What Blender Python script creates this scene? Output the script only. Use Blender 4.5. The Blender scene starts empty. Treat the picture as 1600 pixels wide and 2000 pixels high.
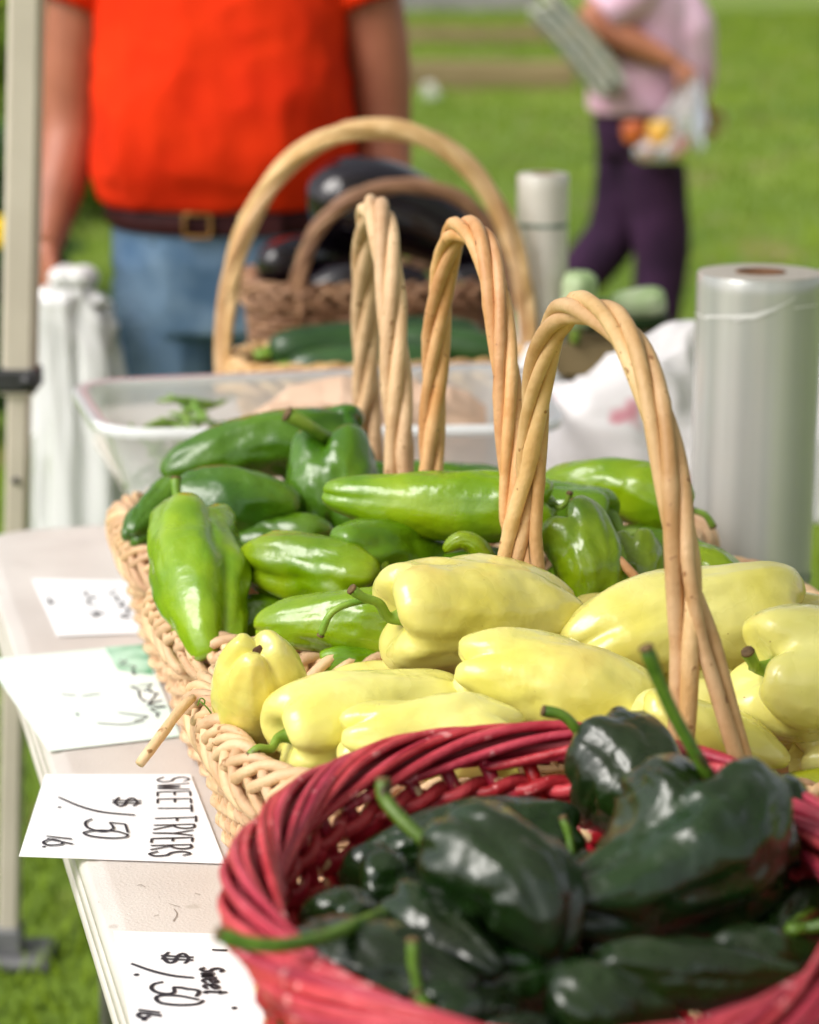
import bpy, math, random
import numpy as np
from mathutils import Vector, noise

rnd = random.Random(7)
R = math.radians
scene = bpy.context.scene
COL = scene.collection

# ------------------------------------------------------------------ camera
CAM_H, FPX = 1.41, 4200.0                    # eye height, focal length in pixels of the 2000 px tall frame
PITCH = math.atan(1060.0 / FPX)
cd = bpy.data.cameras.new('camera')
cam = bpy.data.objects.new('camera', cd)
COL.objects.link(cam)
cam.location = (0, 0, CAM_H)
cam.rotation_euler = (R(90) - PITCH, 0, 0)
cd.sensor_fit = 'VERTICAL'
cd.sensor_height = 36.0
cd.sensor_width = 28.8
cd.lens = 36.0 * FPX / 2000.0
cd.clip_start, cd.clip_end = 0.05, 2000
cd.dof.use_dof = True
cd.dof.focus_distance = 1.60
cd.dof.aperture_fstop = 4.6
scene.camera = cam

# ------------------------------------------------------------------ sky, sun, exposure
w = bpy.data.worlds.new('World')
scene.world = w
w.use_nodes = True
nt = w.node_tree
nt.nodes.clear()
sky = nt.nodes.new('ShaderNodeTexSky')
sky.sky_type = 'NISHITA'
sky.sun_disc = False
sky.dust_density = 4.0
sky.air_density = 1.0
hs = nt.nodes.new('ShaderNodeHueSaturation')
hs.inputs['Saturation'].default_value = 0.22
bg = nt.nodes.new('ShaderNodeBackground')
bg.inputs['Strength'].default_value = 0.125
wo = nt.nodes.new('ShaderNodeOutputWorld')
nt.links.new(sky.outputs[0], hs.inputs['Color'])
nt.links.new(hs.outputs[0], bg.inputs['Color'])
nt.links.new(bg.outputs[0], wo.inputs['Surface'])
sd = bpy.data.lights.new('sun', 'SUN')
sd.energy = 1.5
sd.angle = R(34)
sd.color = (1.0, 0.95, 0.88)
sun = bpy.data.objects.new('sun', sd)
COL.objects.link(sun)
sdir = Vector((-0.74, -0.52, 0.88)).normalized()   # towards the sun
sun.rotation_euler = sdir.to_track_quat('Z', 'Y').to_euler()
sky.sun_elevation = math.asin(sdir.z)
sky.sun_rotation = math.atan2(sdir.x, sdir.y)
scene.view_settings.view_transform = 'Standard'
scene.view_settings.look = 'None'
scene.view_settings.exposure = 0.54
scene.view_settings.gamma = 1.0
scene.render.engine = 'CYCLES'
scene.cycles.use_denoising = True
scene.cycles.max_bounces = 10
scene.cycles.transparent_max_bounces = 16
scene.cycles.caustics_reflective = False
scene.cycles.caustics_refractive = False

# ------------------------------------------------------------------ survey helpers: a sighted pixel + a distance or a height = a place
FW = np.array([0, math.cos(PITCH), -math.sin(PITCH)])
UP = np.array([0, math.sin(PITCH), math.cos(PITCH)])
EYE = np.array([0, 0, CAM_H])
def ray(px, py):
    return FW + (px - 800) / FPX * np.array([1.0, 0, 0]) + (1000 - py) / FPX * UP
def P(px, py, D):
    d = ray(px, py)
    return EYE + d * (D / d[1])
def PZ(px, py, z):
    d = ray(px, py)
    return EYE + d * ((z - CAM_H) / d[2])

# ------------------------------------------------------------------ materials
def sl(r, g, b):                              # sRGB bytes to linear
    f = lambda c: ((c / 255 + 0.055) / 1.055) ** 2.4 if c > 10 else c / 255 / 12.92
    return (f(r), f(g), f(b))
def mat(name, c1, c2=None, scale=20, rough=0.5, bump=0.0, bscale=80, coat=0.0, sss=0.0, spec=0.5, rand=0.0,
        stretch=None, detail=3, lo=0.35, hi=0.65, spots=None, sscale=160, sthr=0.72, metallic=0.0, trans=0.0, sheen=0.0, coat_rough=0.1, waxy=0.0, blush=None, blscale=9, blthr=0.5):
    m = bpy.data.materials.new(name)
    m.use_nodes = True
    t = m.node_tree
    b = t.nodes['Principled BSDF']
    L = t.links.new
    tc = t.nodes.new('ShaderNodeTexCoord')
    src = tc.outputs['Object']
    if stretch:
        mp = t.nodes.new('ShaderNodeMapping')
        mp.inputs['Scale'].default_value = stretch
        L(src, mp.inputs['Vector'])
        src = mp.outputs[0]
    oi = t.nodes.new('ShaderNodeObjectInfo')
    n = t.nodes.new('ShaderNodeTexNoise')
    n.noise_dimensions = '4D'
    n.inputs['Scale'].default_value = scale
    n.inputs['Detail'].default_value = detail
    L(src, n.inputs['Vector'])
    mw = t.nodes.new('ShaderNodeMath'); mw.operation = 'MULTIPLY'; mw.inputs[1].default_value = 37.0
    L(oi.outputs['Random'], mw.inputs[0]); L(mw.outputs[0], n.inputs['W'])
    cr = t.nodes.new('ShaderNodeValToRGB')
    cr.color_ramp.elements[0].position = lo
    cr.color_ramp.elements[1].position = hi
    cr.color_ramp.elements[0].color = (*c1, 1)
    cr.color_ramp.elements[1].color = (*(c2 or c1), 1)
    L(n.outputs['Fac'], cr.inputs['Fac'])
    col = cr.outputs['Color']
    if spots:
        n2 = t.nodes.new('ShaderNodeTexNoise')
        n2.inputs['Scale'].default_value = sscale
        n2.inputs['Detail'].default_value = 2
        L(tc.outputs['Object'], n2.inputs['Vector'])
        mr = t.nodes.new('ShaderNodeMapRange')
        mr.inputs['From Min'].default_value = sthr
        mr.inputs['From Max'].default_value = sthr + 0.05
        L(n2.outputs['Fac'], mr.inputs['Value'])
        mx = t.nodes.new('ShaderNodeMix'); mx.data_type = 'RGBA'
        L(mr.outputs[0], mx.inputs[0]); L(col, mx.inputs[6])
        mx.inputs[7].default_value = (*spots, 1)
        col = mx.outputs[2]
    if blush:
        n3 = t.nodes.new('ShaderNodeTexNoise')
        n3.noise_dimensions = '4D'
        n3.inputs['Scale'].default_value = blscale
        n3.inputs['Detail'].default_value = 5
        L(tc.outputs['Object'], n3.inputs['Vector'])
        L(mw.outputs[0], n3.inputs['W'])
        mr0 = t.nodes.new('ShaderNodeMapRange')
        mr0.inputs['From Min'].default_value = blthr
        mr0.inputs['From Max'].default_value = blthr + 0.22
        L(n3.outputs['Fac'], mr0.inputs['Value'])
        mx0 = t.nodes.new('ShaderNodeMix'); mx0.data_type = 'RGBA'
        L(mr0.outputs[0], mx0.inputs[0]); L(col, mx0.inputs[6])
        mx0.inputs[7].default_value = (*blush, 1)
        col = mx0.outputs[2]
    if rand:
        h = t.nodes.new('ShaderNodeHueSaturation')
        mr2 = t.nodes.new('ShaderNodeMapRange')
        mr2.inputs['To Min'].default_value = 1 - rand
        mr2.inputs['To Max'].default_value = 1 + rand
        L(oi.outputs['Random'], mr2.inputs['Value'])
        L(mr2.outputs[0], h.inputs['Value'])
        mr3 = t.nodes.new('ShaderNodeMapRange')
        mr3.inputs['To Min'].default_value = 0.5 - rand * 0.06
        mr3.inputs['To Max'].default_value = 0.5 + rand * 0.06
        L(oi.outputs['Random'], mr3.inputs['Value'])
        L(mr3.outputs[0], h.inputs['Hue'])
        L(col, h.inputs['Color'])
        col = h.outputs[0]
    L(col, b.inputs['Base Color'])
    b.inputs['Roughness'].default_value = rough
    b.inputs['Specular IOR Level'].default_value = spec
    b.inputs['Coat Weight'].default_value = coat
    b.inputs['Coat Roughness'].default_value = coat_rough
    b.inputs['Metallic'].default_value = metallic
    b.inputs['Transmission Weight'].default_value = trans
    b.inputs['Sheen Weight'].default_value = sheen
    if sss:
        b.inputs['Subsurface Weight'].default_value = sss
        b.inputs['Subsurface Radius'].default_value = (1, 0.8, 0.2)
        b.inputs['Subsurface Scale'].default_value = 0.008
    if waxy:
        prev = None
        for sc_, st_, ds_ in ((34, waxy, 0.004), (95, waxy * 0.8, 0.0016)):
            nb = t.nodes.new('ShaderNodeTexNoise')
            nb.inputs['Scale'].default_value = sc_
            nb.inputs['Detail'].default_value = 2
            L(tc.outputs['Object'], nb.inputs['Vector'])
            bp = t.nodes.new('ShaderNodeBump')
            bp.inputs['Strength'].default_value = st_
            bp.inputs['Distance'].default_value = ds_
            L(nb.outputs['Fac'], bp.inputs['Height'])
            if prev:
                L(prev.outputs[0], bp.inputs['Normal'])
            prev = bp
        L(prev.outputs[0], b.inputs['Normal'])
        L(prev.outputs[0], b.inputs['Coat Normal'])
        nr_ = t.nodes.new('ShaderNodeTexNoise'); nr_.inputs['Scale'].default_value = 28
        L(tc.outputs['Object'], nr_.inputs['Vector'])
        mrr = t.nodes.new('ShaderNodeMapRange'); mrr.inputs['From Min'].default_value = 0.3; mrr.inputs['From Max'].default_value = 0.7
        mrr.inputs['To Min'].default_value = rough * 0.75; mrr.inputs['To Max'].default_value = rough * 1.7
        L(nr_.outputs['Fac'], mrr.inputs['Value'])
        L(mrr.outputs[0], b.inputs['Roughness'])
    elif bump:
        nb = t.nodes.new('ShaderNodeTexNoise')
        nb.inputs['Scale'].default_value = bscale
        nb.inputs['Detail'].default_value = 4
        L(src, nb.inputs['Vector'])
        bp = t.nodes.new('ShaderNodeBump')
        bp.inputs['Strength'].default_value = bump
        bp.inputs['Distance'].default_value = 0.002
        L(nb.outputs['Fac'], bp.inputs['Height'])
        L(bp.outputs[0], b.inputs['Normal'])
    return m

def film_mat(name, c, alpha=0.5, gloss=0.12, rough=0.25, tint=None, tscale=6, tthr=0.6, print_c=None, tmix=0.3):
    """thin translucent plastic sheet: part see-through, part milky, a little glossy"""
    m = bpy.data.materials.new(name)
    m.use_nodes = True
    t = m.node_tree
    t.nodes.clear()
    L = t.links.new
    out = t.nodes.new('ShaderNodeOutputMaterial')
    tr = t.nodes.new('ShaderNodeBsdfTransparent')
    df = t.nodes.new('ShaderNodeBsdfDiffuse'); df.inputs['Color'].default_value = (*c, 1)
    tl = t.nodes.new('ShaderNodeBsdfTranslucent'); tl.inputs['Color'].default_value = (*c, 1)
    gl = t.nodes.new('ShaderNodeBsdfGlossy'); gl.inputs['Roughness'].default_value = rough
    gl.inputs['Color'].default_value = (0.9, 0.9, 0.9, 1)
    if print_c:
        tc = t.nodes.new('ShaderNodeTexCoord')
        n = t.nodes.new('ShaderNodeTexNoise'); n.inputs['Scale'].default_value = tscale; n.inputs['Detail'].default_value = 2
        L(tc.outputs['Object'], n.inputs['Vector'])
        mr = t.nodes.new('ShaderNodeMapRange'); mr.inputs['From Min'].default_value = tthr; mr.inputs['From Max'].default_value = tthr + 0.08
        L(n.outputs['Fac'], mr.inputs['Value'])
        mx = t.nodes.new('ShaderNodeMix'); mx.data_type = 'RGBA'
        L(mr.outputs[0], mx.inputs[0])
        mx.inputs[6].default_value = (*c, 1); mx.inputs[7].default_value = (*print_c, 1)
        L(mx.outputs[2], df.inputs['Color']); L(mx.outputs[2], tl.inputs['Color'])
    m1 = t.nodes.new('ShaderNodeMixShader'); m1.inputs[0].default_value = tmix
    L(df.outputs[0], m1.inputs[1]); L(tl.outputs[0], m1.inputs[2])
    m2 = t.nodes.new('ShaderNodeMixShader'); m2.inputs[0].default_value = alpha
    L(tr.outputs[0], m2.inputs[1]); L(m1.outputs[0], m2.inputs[2])
    m3 = t.nodes.new('ShaderNodeMixShader')
    lw = t.nodes.new('ShaderNodeLayerWeight'); lw.inputs['Blend'].default_value = gloss
    L(lw.outputs['Fresnel'], m3.inputs[0])
    L(m2.outputs[0], m3.inputs[1]); L(gl.outputs[0], m3.inputs[2])
    L(m3.outputs[0], out.inputs['Surface'])
    return m

M = {}
M['grass_ground'] = mat('lawn', (0.10, 0.175, 0.010), (0.20, 0.285, 0.018), scale=0.35, rough=0.9, bump=0.6, bscale=40, detail=9, lo=0.36, hi=0.66, spots=(0.22, 0.19, 0.06), sscale=1.3, sthr=0.60)
M['grass'] = mat('grass_blade', (0.10, 0.18, 0.008), (0.20, 0.285, 0.016), scale=0.6, rough=0.75, spec=0.2, detail=7, lo=0.36, hi=0.66, spots=(0.28, 0.24, 0.10), sscale=2.4, sthr=0.61)
M['table'] = mat('table_plastic', sl(204, 196, 190), sl(218, 211, 205), scale=9, rough=0.42, bump=0.35, bscale=420, detail=8, spots=sl(194, 186, 178), sscale=34, sthr=0.73)
M['steel'] = mat('grey_steel', sl(120, 118, 114), sl(138, 134, 128), rough=0.4, metallic=0.4)
M['pole'] = mat('pole_paint', sl(190, 180, 166), sl(202, 192, 178), scale=8, rough=0.45, bump=0.05)
M['black'] = mat('black_plastic', (0.02, 0.02, 0.022), (0.03, 0.03, 0.033), rough=0.45)
M['paper'] = mat('card_paper', sl(240, 240, 242), sl(246, 246, 248), rough=0.7)
M['mint'] = mat('mint_paper', sl(214, 238, 226), sl(238, 246, 242), scale=14, rough=0.6)
M['green_ink'] = mat('green_print', sl(70, 150, 105), sl(190, 225, 205), scale=25, rough=0.6)
M['ink'] = mat('marker_ink', (0.012, 0.011, 0.02), (0.02, 0.018, 0.03), rough=0.5)
M['wicker'] = mat('natural_wicker', sl(208, 170, 126), sl(226, 192, 150), scale=30, rough=0.55, bump=0.25, bscale=220, rand=0.10, spots=sl(150, 108, 68), sscale=130, sthr=0.70)
M['wicker_pale'] = mat('pale_wicker', sl(196, 156, 118), sl(222, 188, 150), scale=34, rough=0.6, bump=0.45, bscale=260, rand=0.12, spots=sl(150, 108, 70), sscale=110, sthr=0.665, detail=6)
M['wicker_orange'] = mat('orange_wicker', sl(200, 142, 90), sl(226, 178, 130), scale=30, rough=0.5, bump=0.4, bscale=240, rand=0.12, spots=sl(150, 98, 60), sscale=120, sthr=0.68, detail=6)
M['wicker_tan'] = mat('tan_wicker', sl(196, 152, 98), sl(226, 190, 142), scale=30, rough=0.55, bump=0.4, bscale=240, rand=0.10, spots=sl(160, 114, 70), sscale=120, sthr=0.68, detail=6)
M['wicker_brown'] = mat('brown_wicker', sl(134, 98, 72), sl(162, 122, 92), scale=30, rough=0.55, bump=0.3, bscale=200, rand=0.1)
M['red_wicker'] = mat('red_painted_wicker', sl(160, 30, 50), sl(200, 70, 86), scale=40, rough=0.45, bump=0.5, bscale=240, rand=0.10, coat=0.05, spots=sl(222, 138, 142), sscale=90, sthr=0.65, coat_rough=0.3, detail=6)
M['red_worn'] = mat('worn_red_wicker', sl(156, 20, 38), sl(180, 36, 54), scale=40, rough=0.4, bump=0.2, bscale=160, rand=0.10, spots=sl(226, 196, 150), sscale=70, sthr=0.60)
M['yellow'] = mat('yellow_pepper_skin', sl(212, 203, 92), sl(236, 230, 150), scale=14, rough=0.24, coat=0.4, sss=0.10, rand=0.06, spots=sl(150, 112, 50), sscale=230, sthr=0.742, lo=0.3, hi=0.7, waxy=0.5, blush=sl(222, 194, 92), blscale=11, blthr=0.54)
M['yellow_green'] = mat('unripe_pepper_skin', sl(150, 172, 20), sl(190, 190, 52), scale=12, rough=0.24, coat=0.35, sss=0.15, waxy=0.42)
M['lime'] = mat('light_green_pepper_skin', sl(98, 136, 2), sl(142, 166, 14), scale=16, rough=0.25, coat=0.4, sss=0.08, rand=0.14, lo=0.3, hi=0.7, waxy=0.65, blush=sl(66, 112, 10), blscale=10, blthr=0.5)
M['green'] = mat('green_pepper_skin', sl(46, 90, 8), sl(84, 124, 18), scale=16, rough=0.25, coat=0.35, rand=0.12, waxy=0.60)
M['midgreen'] = mat('mid_green_pepper_skin', sl(74, 114, 4), sl(102, 138, 12), scale=16, rough=0.25, coat=0.35, rand=0.08, sss=0.06, waxy=0.55)
M['poblano'] = mat('poblano_skin', (0.003, 0.011, 0.002), (0.010, 0.032, 0.004), scale=18, rough=0.25, coat=0.45, rand=0.15, coat_rough=0.16, waxy=1.0, blush=(0.016, 0.020, 0.006), blscale=14, blthr=0.55)
M['stem'] = mat('pepper_stem', sl(96, 134, 34), sl(134, 162, 58), scale=60, rough=0.45, bump=0.3, bscale=120, rand=0.1, spots=sl(96, 72, 40), sscale=90, sthr=0.68)
M['stem_dark'] = mat('poblano_stem', sl(62, 96, 20), sl(96, 128, 36), scale=60, rough=0.4, bump=0.3, bscale=120, rand=0.12, spots=sl(66, 56, 24), sscale=70, sthr=0.68)
M['dry'] = mat('dry_stem_end', sl(84, 64, 40), sl(120, 96, 60), scale=150, rough=0.8, bump=0.5)
M['scar'] = mat('brown_scar', sl(66, 40, 24), sl(90, 60, 36), scale=200, rough=0.9, bump=0.6)
M['eggplant'] = mat('eggplant_skin', (0.003, 0.002, 0.004), (0.007, 0.003, 0.007), scale=8, rough=0.12, coat=0.3, spec=0.5)
M['egg_calyx'] = mat('eggplant_calyx', sl(88, 100, 44), sl(112, 120, 64), scale=30, rough=0.6)
M['cuke'] = mat('zucchini_skin', sl(24, 54, 22), sl(52, 88, 40), scale=20, rough=0.35, stretch=(0.4, 2, 2), coat=0.2)
M['pale_squash'] = mat('pale_squash_skin', sl(150, 176, 120), sl(206, 218, 184), scale=18, rough=0.4)
M['leaf'] = mat('leaf', sl(64, 104, 30), sl(120, 156, 60), scale=12, rough=0.5, rand=0.2)
M['shrub'] = mat('shrub_leaf', sl(70, 104, 24), sl(150, 170, 60), scale=3, rough=0.55)
M['shrub_dark'] = mat('dark_shrub_leaf', sl(30, 64, 22), sl(70, 108, 40), scale=3, rough=0.55)
M['bark'] = mat('bark', sl(70, 54, 40), sl(100, 80, 60), scale=20, rough=0.9, bump=0.5)
M['petal'] = mat('yellow_petal', sl(236, 190, 10), sl(246, 210, 40), rough=0.5)
M['bean'] = mat('bean_skin', sl(84, 124, 36), sl(124, 156, 62), rough=0.4, rand=0.15)
M['kraft'] = mat('kraft_paper', sl(192, 158, 132), sl(212, 182, 158), scale=10, rough=0.8, bump=0.2)
M['skin'] = mat('skin', sl(156, 92, 68), sl(180, 112, 86), scale=9, rough=0.5, sss=0.1, bump=0.1, bscale=60)
M['skin2'] = mat('tanned_skin', sl(160, 98, 70), sl(184, 120, 88), scale=9, rough=0.5, sss=0.1)
M['orange'] = mat('orange_cotton', (0.60, 0.020, 0.001), (0.74, 0.032, 0.002), scale=9, rough=0.9, bump=0.15, bscale=300, spec=0.15)
M['denim'] = mat('denim', sl(78, 106, 138), sl(128, 152, 178), scale=9, rough=0.9, bump=0.3, bscale=250, detail=8, spec=0.2)
M['leather'] = mat('dark_leather', sl(44, 16, 20), sl(58, 24, 26), rough=0.6, spec=0.15)
M['brass'] = mat('brass', sl(140, 100, 54), sl(160, 120, 66), rough=0.45, metallic=0.6)
M['pink'] = mat('pink_cotton', sl(214, 160, 188), sl(236, 200, 218), scale=6, rough=0.85, sheen=0.1)
M['purple'] = mat('purple_trousers', sl(40, 20, 44), sl(60, 33, 62), scale=6, rough=0.85, spec=0.2)
M['hair_dark'] = mat('dark_hair', (0.02, 0.013, 0.01), (0.04, 0.028, 0.02), scale=60, rough=0.6)
M['hair_grey'] = mat('grey_hair', sl(150, 146, 140), sl(180, 176, 170), scale=60, rough=0.6)
M['shoe'] = mat('shoe', sl(70, 60, 52), sl(96, 84, 74), rough=0.6)
M['eye'] = mat('eye', sl(230, 226, 220), rough=0.2)
M['lip'] = mat('lip', sl(150, 80, 72), rough=0.5)
M['news'] = mat('newsprint', sl(170, 172, 160), sl(206, 204, 194), scale=40, rough=0.8)
M['news2'] = mat('printed_page', sl(96, 116, 112), sl(160, 150, 120), scale=30, rough=0.7)
M['apple'] = mat('red_fruit_skin', sl(190, 50, 44), sl(214, 120, 60), scale=12, rough=0.3, coat=0.3)
M['peach'] = mat('orange_fruit_skin', sl(226, 150, 60), sl(232, 190, 96), scale=10, rough=0.4)
M['bagwhite'] = film_mat('white_plastic_bag', (0.96, 0.955, 0.965), alpha=0.97, gloss=0.15, rough=0.3, tmix=0.25)
M['bagprint'] = film_mat('printed_plastic_bag', (0.93, 0.90, 0.92), alpha=0.96, gloss=0.18, rough=0.3, tmix=0.15, print_c=(0.74, 0.34, 0.40), tscale=13, tthr=0.62)
M['bagclear'] = film_mat('clear_plastic_bag', (0.8, 0.78, 0.8), alpha=0.30, gloss=0.3, rough=0.2)
M['tub'] = film_mat('translucent_tub', (0.88, 0.91, 0.92), alpha=0.58, gloss=0.06, rough=0.45, tmix=0.45)
M['tub_rim'] = film_mat('tub_rim_plastic', (0.90, 0.92, 0.93), alpha=0.86, gloss=0.05, rough=0.5)
M['canopy'] = film_mat('white_canopy_cloth', (0.54, 0.53, 0.52), alpha=1.0, gloss=0.02, rough=0.6, tmix=0.42)
M['film'] = mat('plastic_film_roll', sl(180, 182, 180), sl(214, 214, 210), scale=1.0, rough=0.26, stretch=(30, 30, 0.3), coat=0.5, coat_rough=0.08, bump=0.25, bscale=1.2, metallic=0.18)  # vertical streaks in the colour stand in for bands of reflected light
M['film_end'] = mat('film_roll_end', sl(186, 176, 164), sl(206, 198, 188), scale=300, rough=0.6)
M['film_white'] = mat('white_film_roll', sl(206, 200, 190), sl(222, 218, 210), scale=1.2, rough=0.3, stretch=(30, 30, 0.3), coat=0.3)
M['cardboard'] = mat('cardboard_core', sl(120, 84, 60), sl(140, 102, 74), scale=40, rough=0.9)
M['film_edge'] = mat('film_crease', sl(236, 236, 236), rough=0.3)
M['green_band'] = mat('green_film_print', sl(52, 92, 70), sl(150, 160, 150), scale=40, rough=0.4)
M['timber'] = mat('weathered_timber', sl(112, 96, 66), sl(146, 128, 92), scale=4, rough=0.9, stretch=(0.3, 3, 3), bump=0.4, bscale=20)
M['red_core'] = mat('red_wicker_core', sl(104, 10, 24), sl(126, 18, 34), rough=0.6)  # darker red puts shade into the gaps between the rim rods
M['scuff'] = mat('table_scuff', sl(150, 138, 128), rough=0.7)
M['stone'] = mat('grey_stone', sl(120, 118, 118), sl(150, 146, 146), scale=2, rough=0.9, bump=0.4, bscale=10)
M['white_petal'] = mat('white_petal', sl(236, 236, 230), rough=0.6)
M['rubber'] = mat('grey_foot', sl(96, 96, 98), sl(116, 116, 118), rough=0.6)

# ------------------------------------------------------------------ mesh helpers
ORG = {}
def mk(name, V, F, m, parent=None, label=None, cat=None, group=None, kind=None, origin=None, smooth=True):
    V = np.asarray(V, float).reshape(-1, 3)
    if parent is not None:
        o0 = ORG[parent.name]
    elif origin is not None:
        o0 = np.asarray(origin, float)
    else:
        o0 = np.array([(V[:, 0].min() + V[:, 0].max()) / 2, (V[:, 1].min() + V[:, 1].max()) / 2, V[:, 2].min()])
    me = bpy.data.meshes.new(name)
    me.from_pydata((V - o0).tolist(), [], [list(map(int, f)) for f in F])
    if smooth:
        me.polygons.foreach_set('use_smooth', [True] * len(me.polygons))
    me.materials.append(m)
    me.update()
    o = bpy.data.objects.new(name, me)
    COL.objects.link(o)
    if parent is not None:
        o.parent = parent
        ORG[o.name] = o0
    else:
        o.location = o0
        ORG[o.name] = o0
    tag(o, label, cat, group, kind)
    return o
def tag(o, label=None, cat=None, group=None, kind=None):
    for k, v in (('label', label), ('category', cat), ('group', group), ('kind', kind)):
        if v:
            o[k] = v
    return o
def empty(name, loc, label=None, cat=None, group=None, kind=None):
    o = bpy.data.objects.new(name, None)
    o.empty_display_size = 0.05
    COL.objects.link(o)
    o.location = loc
    ORG[o.name] = np.asarray(loc, float)
    return tag(o, label, cat, group, kind)
class MB:
    def __init__(s): s.V, s.F, s.n = [], [], 0
    def add(s, VF):
        V, F = VF
        V = np.asarray(V, float)
        s.V.append(V)
        n = s.n
        s.F += [[i + n for i in f] for f in F]
        s.n += len(V)
        return s
    def build(s, name, m, parent=None, **k):
        return mk(name, np.concatenate(s.V), s.F, m, parent, **k)

def resample(pts, n, closed=False):
    p = np.asarray(pts, float)
    if closed:
        p = np.vstack([p, p[:1]])
    d = np.r_[0, np.cumsum(np.linalg.norm(np.diff(p, axis=0), axis=1))]
    t = np.linspace(0, d[-1], n + 1)[:-1] if closed else np.linspace(0, d[-1], n)
    return np.stack([np.interp(t, d, p[:, k]) for k in range(p.shape[1])], 1)
def spline(pts, n):
    """Catmull-Rom through pts"""
    p = np.asarray(pts, float)
    p = np.vstack([2 * p[0] - p[1], p, 2 * p[-1] - p[-2]])
    out = []
    k = len(p) - 3
    for i in range(n):
        u = i / (n - 1) * k
        j = min(int(u), k - 1)
        t = u - j
        a, b, c, d = p[j], p[j + 1], p[j + 2], p[j + 3]
        out.append(0.5 * (2 * b + (c - a) * t + (2 * a - 5 * b + 4 * c - d) * t * t + (3 * b - a - 3 * c + d) * t ** 3))
    return np.array(out)
def frames(pts, closed=False, ref=None):
    p = np.asarray(pts, float)
    if closed:
        T = np.roll(p, -1, 0) - np.roll(p, 1, 0)
    else:
        T = np.gradient(p, axis=0)
    T /= np.maximum(np.linalg.norm(T, axis=1, keepdims=True), 1e-12)
    N = np.zeros_like(T)
    r = np.array(ref if ref is not None else ([0, 0, 1.0] if abs(T[0][2]) < 0.9 else [1.0, 0, 0]))
    n = r - T[0] * r.dot(T[0])
    n /= np.linalg.norm(n)
    for i in range(len(p)):
        n = n - T[i] * n.dot(T[i])
        n /= max(np.linalg.norm(n), 1e-9)
        N[i] = n
    return T, N, np.cross(T, N)
def tube(pts, rad, sides=8, closed=False, cap=True, ry=None, ref=None):
    p = np.asarray(pts, float)
    n = len(p)
    rad = np.broadcast_to(np.asarray(rad, float), (n,))
    ry = rad if ry is None else np.broadcast_to(np.asarray(ry, float), (n,))
    T, N, B = frames(p, closed, ref)
    if closed:      # spread the closing twist error
        pass
    a = np.linspace(0, 2 * math.pi, sides, endpoint=False)
    V = p[:, None, :] + rad[:, None, None] * np.cos(a)[None, :, None] * N[:, None, :] + ry[:, None, None] * np.sin(a)[None, :, None] * B[:, None, :]
    V = V.reshape(-1, 3)
    F = []
    for i in range(n if closed else n - 1):
        j = (i + 1) % n
        for k in range(sides):
            l = (k + 1) % sides
            F.append([i * sides + k, i * sides + l, j * sides + l, j * sides + k])
    if cap and not closed:
        F.append([k for k in range(sides)][::-1])
        F.append([(n - 1) * sides + k for k in range(sides)])
    return V, F
def blunt(pts, r, sides=8, n=None, ry=None):
    """a rod with slightly rounded ends"""
    p = np.asarray(pts, float)
    rr = np.full(len(p), r) if np.isscalar(r) else np.array(r, float)
    rr = rr.copy()
    rr[0] *= 0.75; rr[-1] *= 0.75
    return tube(p, rr, sides)
def loft(rings, cap=True):
    n, m = len(rings), len(rings[0])
    V = np.concatenate([np.asarray(r, float) for r in rings])
    F = []
    for i in range(n - 1):
        for k in range(m):
            l = (k + 1) % m
            F.append([i * m + k, i * m + l, (i + 1) * m + l, (i + 1) * m + k])
    if cap:
        F.append(list(range(m))[::-1])
        F.append([(n - 1) * m + k for k in range(m)])
    return V, F
def box(c, sx, sy, sz, bev=0.0):
    c = np.asarray(c, float)
    b = min(bev, sx / 2.1, sy / 2.1, sz / 2.1)
    def ring(ix, z):
        x, y = sx / 2 - ix, sy / 2 - ix
        return [c + [-x, -y, z], c + [x, -y, z], c + [x, y, z], c + [-x, y, z]]
    if b > 0:
        return loft([ring(b, -sz / 2), ring(0, -sz / 2 + b), ring(0, sz / 2 - b), ring(b, sz / 2)])
    return loft([ring(0, -sz / 2), ring(0, sz / 2)])
def ellipsoid(c, rx, ry, rz, nu=20, nv=12):
    c = np.asarray(c, float)
    rings = []
    for i in range(nv + 1):
        t = math.pi * (0.001 + 0.998 * i / nv)
        a = np.linspace(0, 2 * math.pi, nu, endpoint=False)
        rings.append(np.stack([c[0] + rx * math.sin(t) * np.cos(a), c[1] + ry * math.sin(t) * np.sin(a), np.full(nu, c[2] - rz * math.cos(t))], 1))
    return loft(rings)
def lathe(c, prof, n=40):
    a = np.linspace(0, 2 * math.pi, n, endpoint=False)
    return loft([np.stack([c[0] + r * np.cos(a), c[1] + r * np.sin(a), np.full(n, c[2] + z)], 1) for r, z in prof], cap=False)
def rounded(c4, rad, n, z=None):
    """rounded polygon through corner list, resampled to n points"""
    c = [np.asarray(q, float)[:2] for q in c4]
    out = []
    k = len(c)
    for i in range(k):
        a, b, d = c[i - 1], c[i], c[(i + 1) % k]
        u = (a - b) / np.linalg.norm(a - b)
        v = (d - b) / np.linalg.norm(d - b)
        p0, p2 = b + u * rad, b + v * rad
        for t in np.linspace(0, 1, 9):
            out.append((1 - t) ** 2 * p0 + 2 * t * (1 - t) * (b * 0.9 + (p0 + p2) * 0.05) + t * t * p2)
    o = resample(out, n, closed=True)
    if z is not None:
        o = np.c_[o, np.full(n, z)]
    return o
def outward(o):
    """unit outward normals of a closed plan outline"""
    t = np.roll(o, -1, 0) - np.roll(o, 1, 0)
    nn = np.stack([t[:, 1], -t[:, 0]], 1)
    nn /= np.linalg.norm(nn, axis=1, keepdims=True)
    c = o[:, :2].mean(0)
    if ((o[:, :2] - c) * nn).sum() < 0:
        nn = -nn
    return nn
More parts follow.
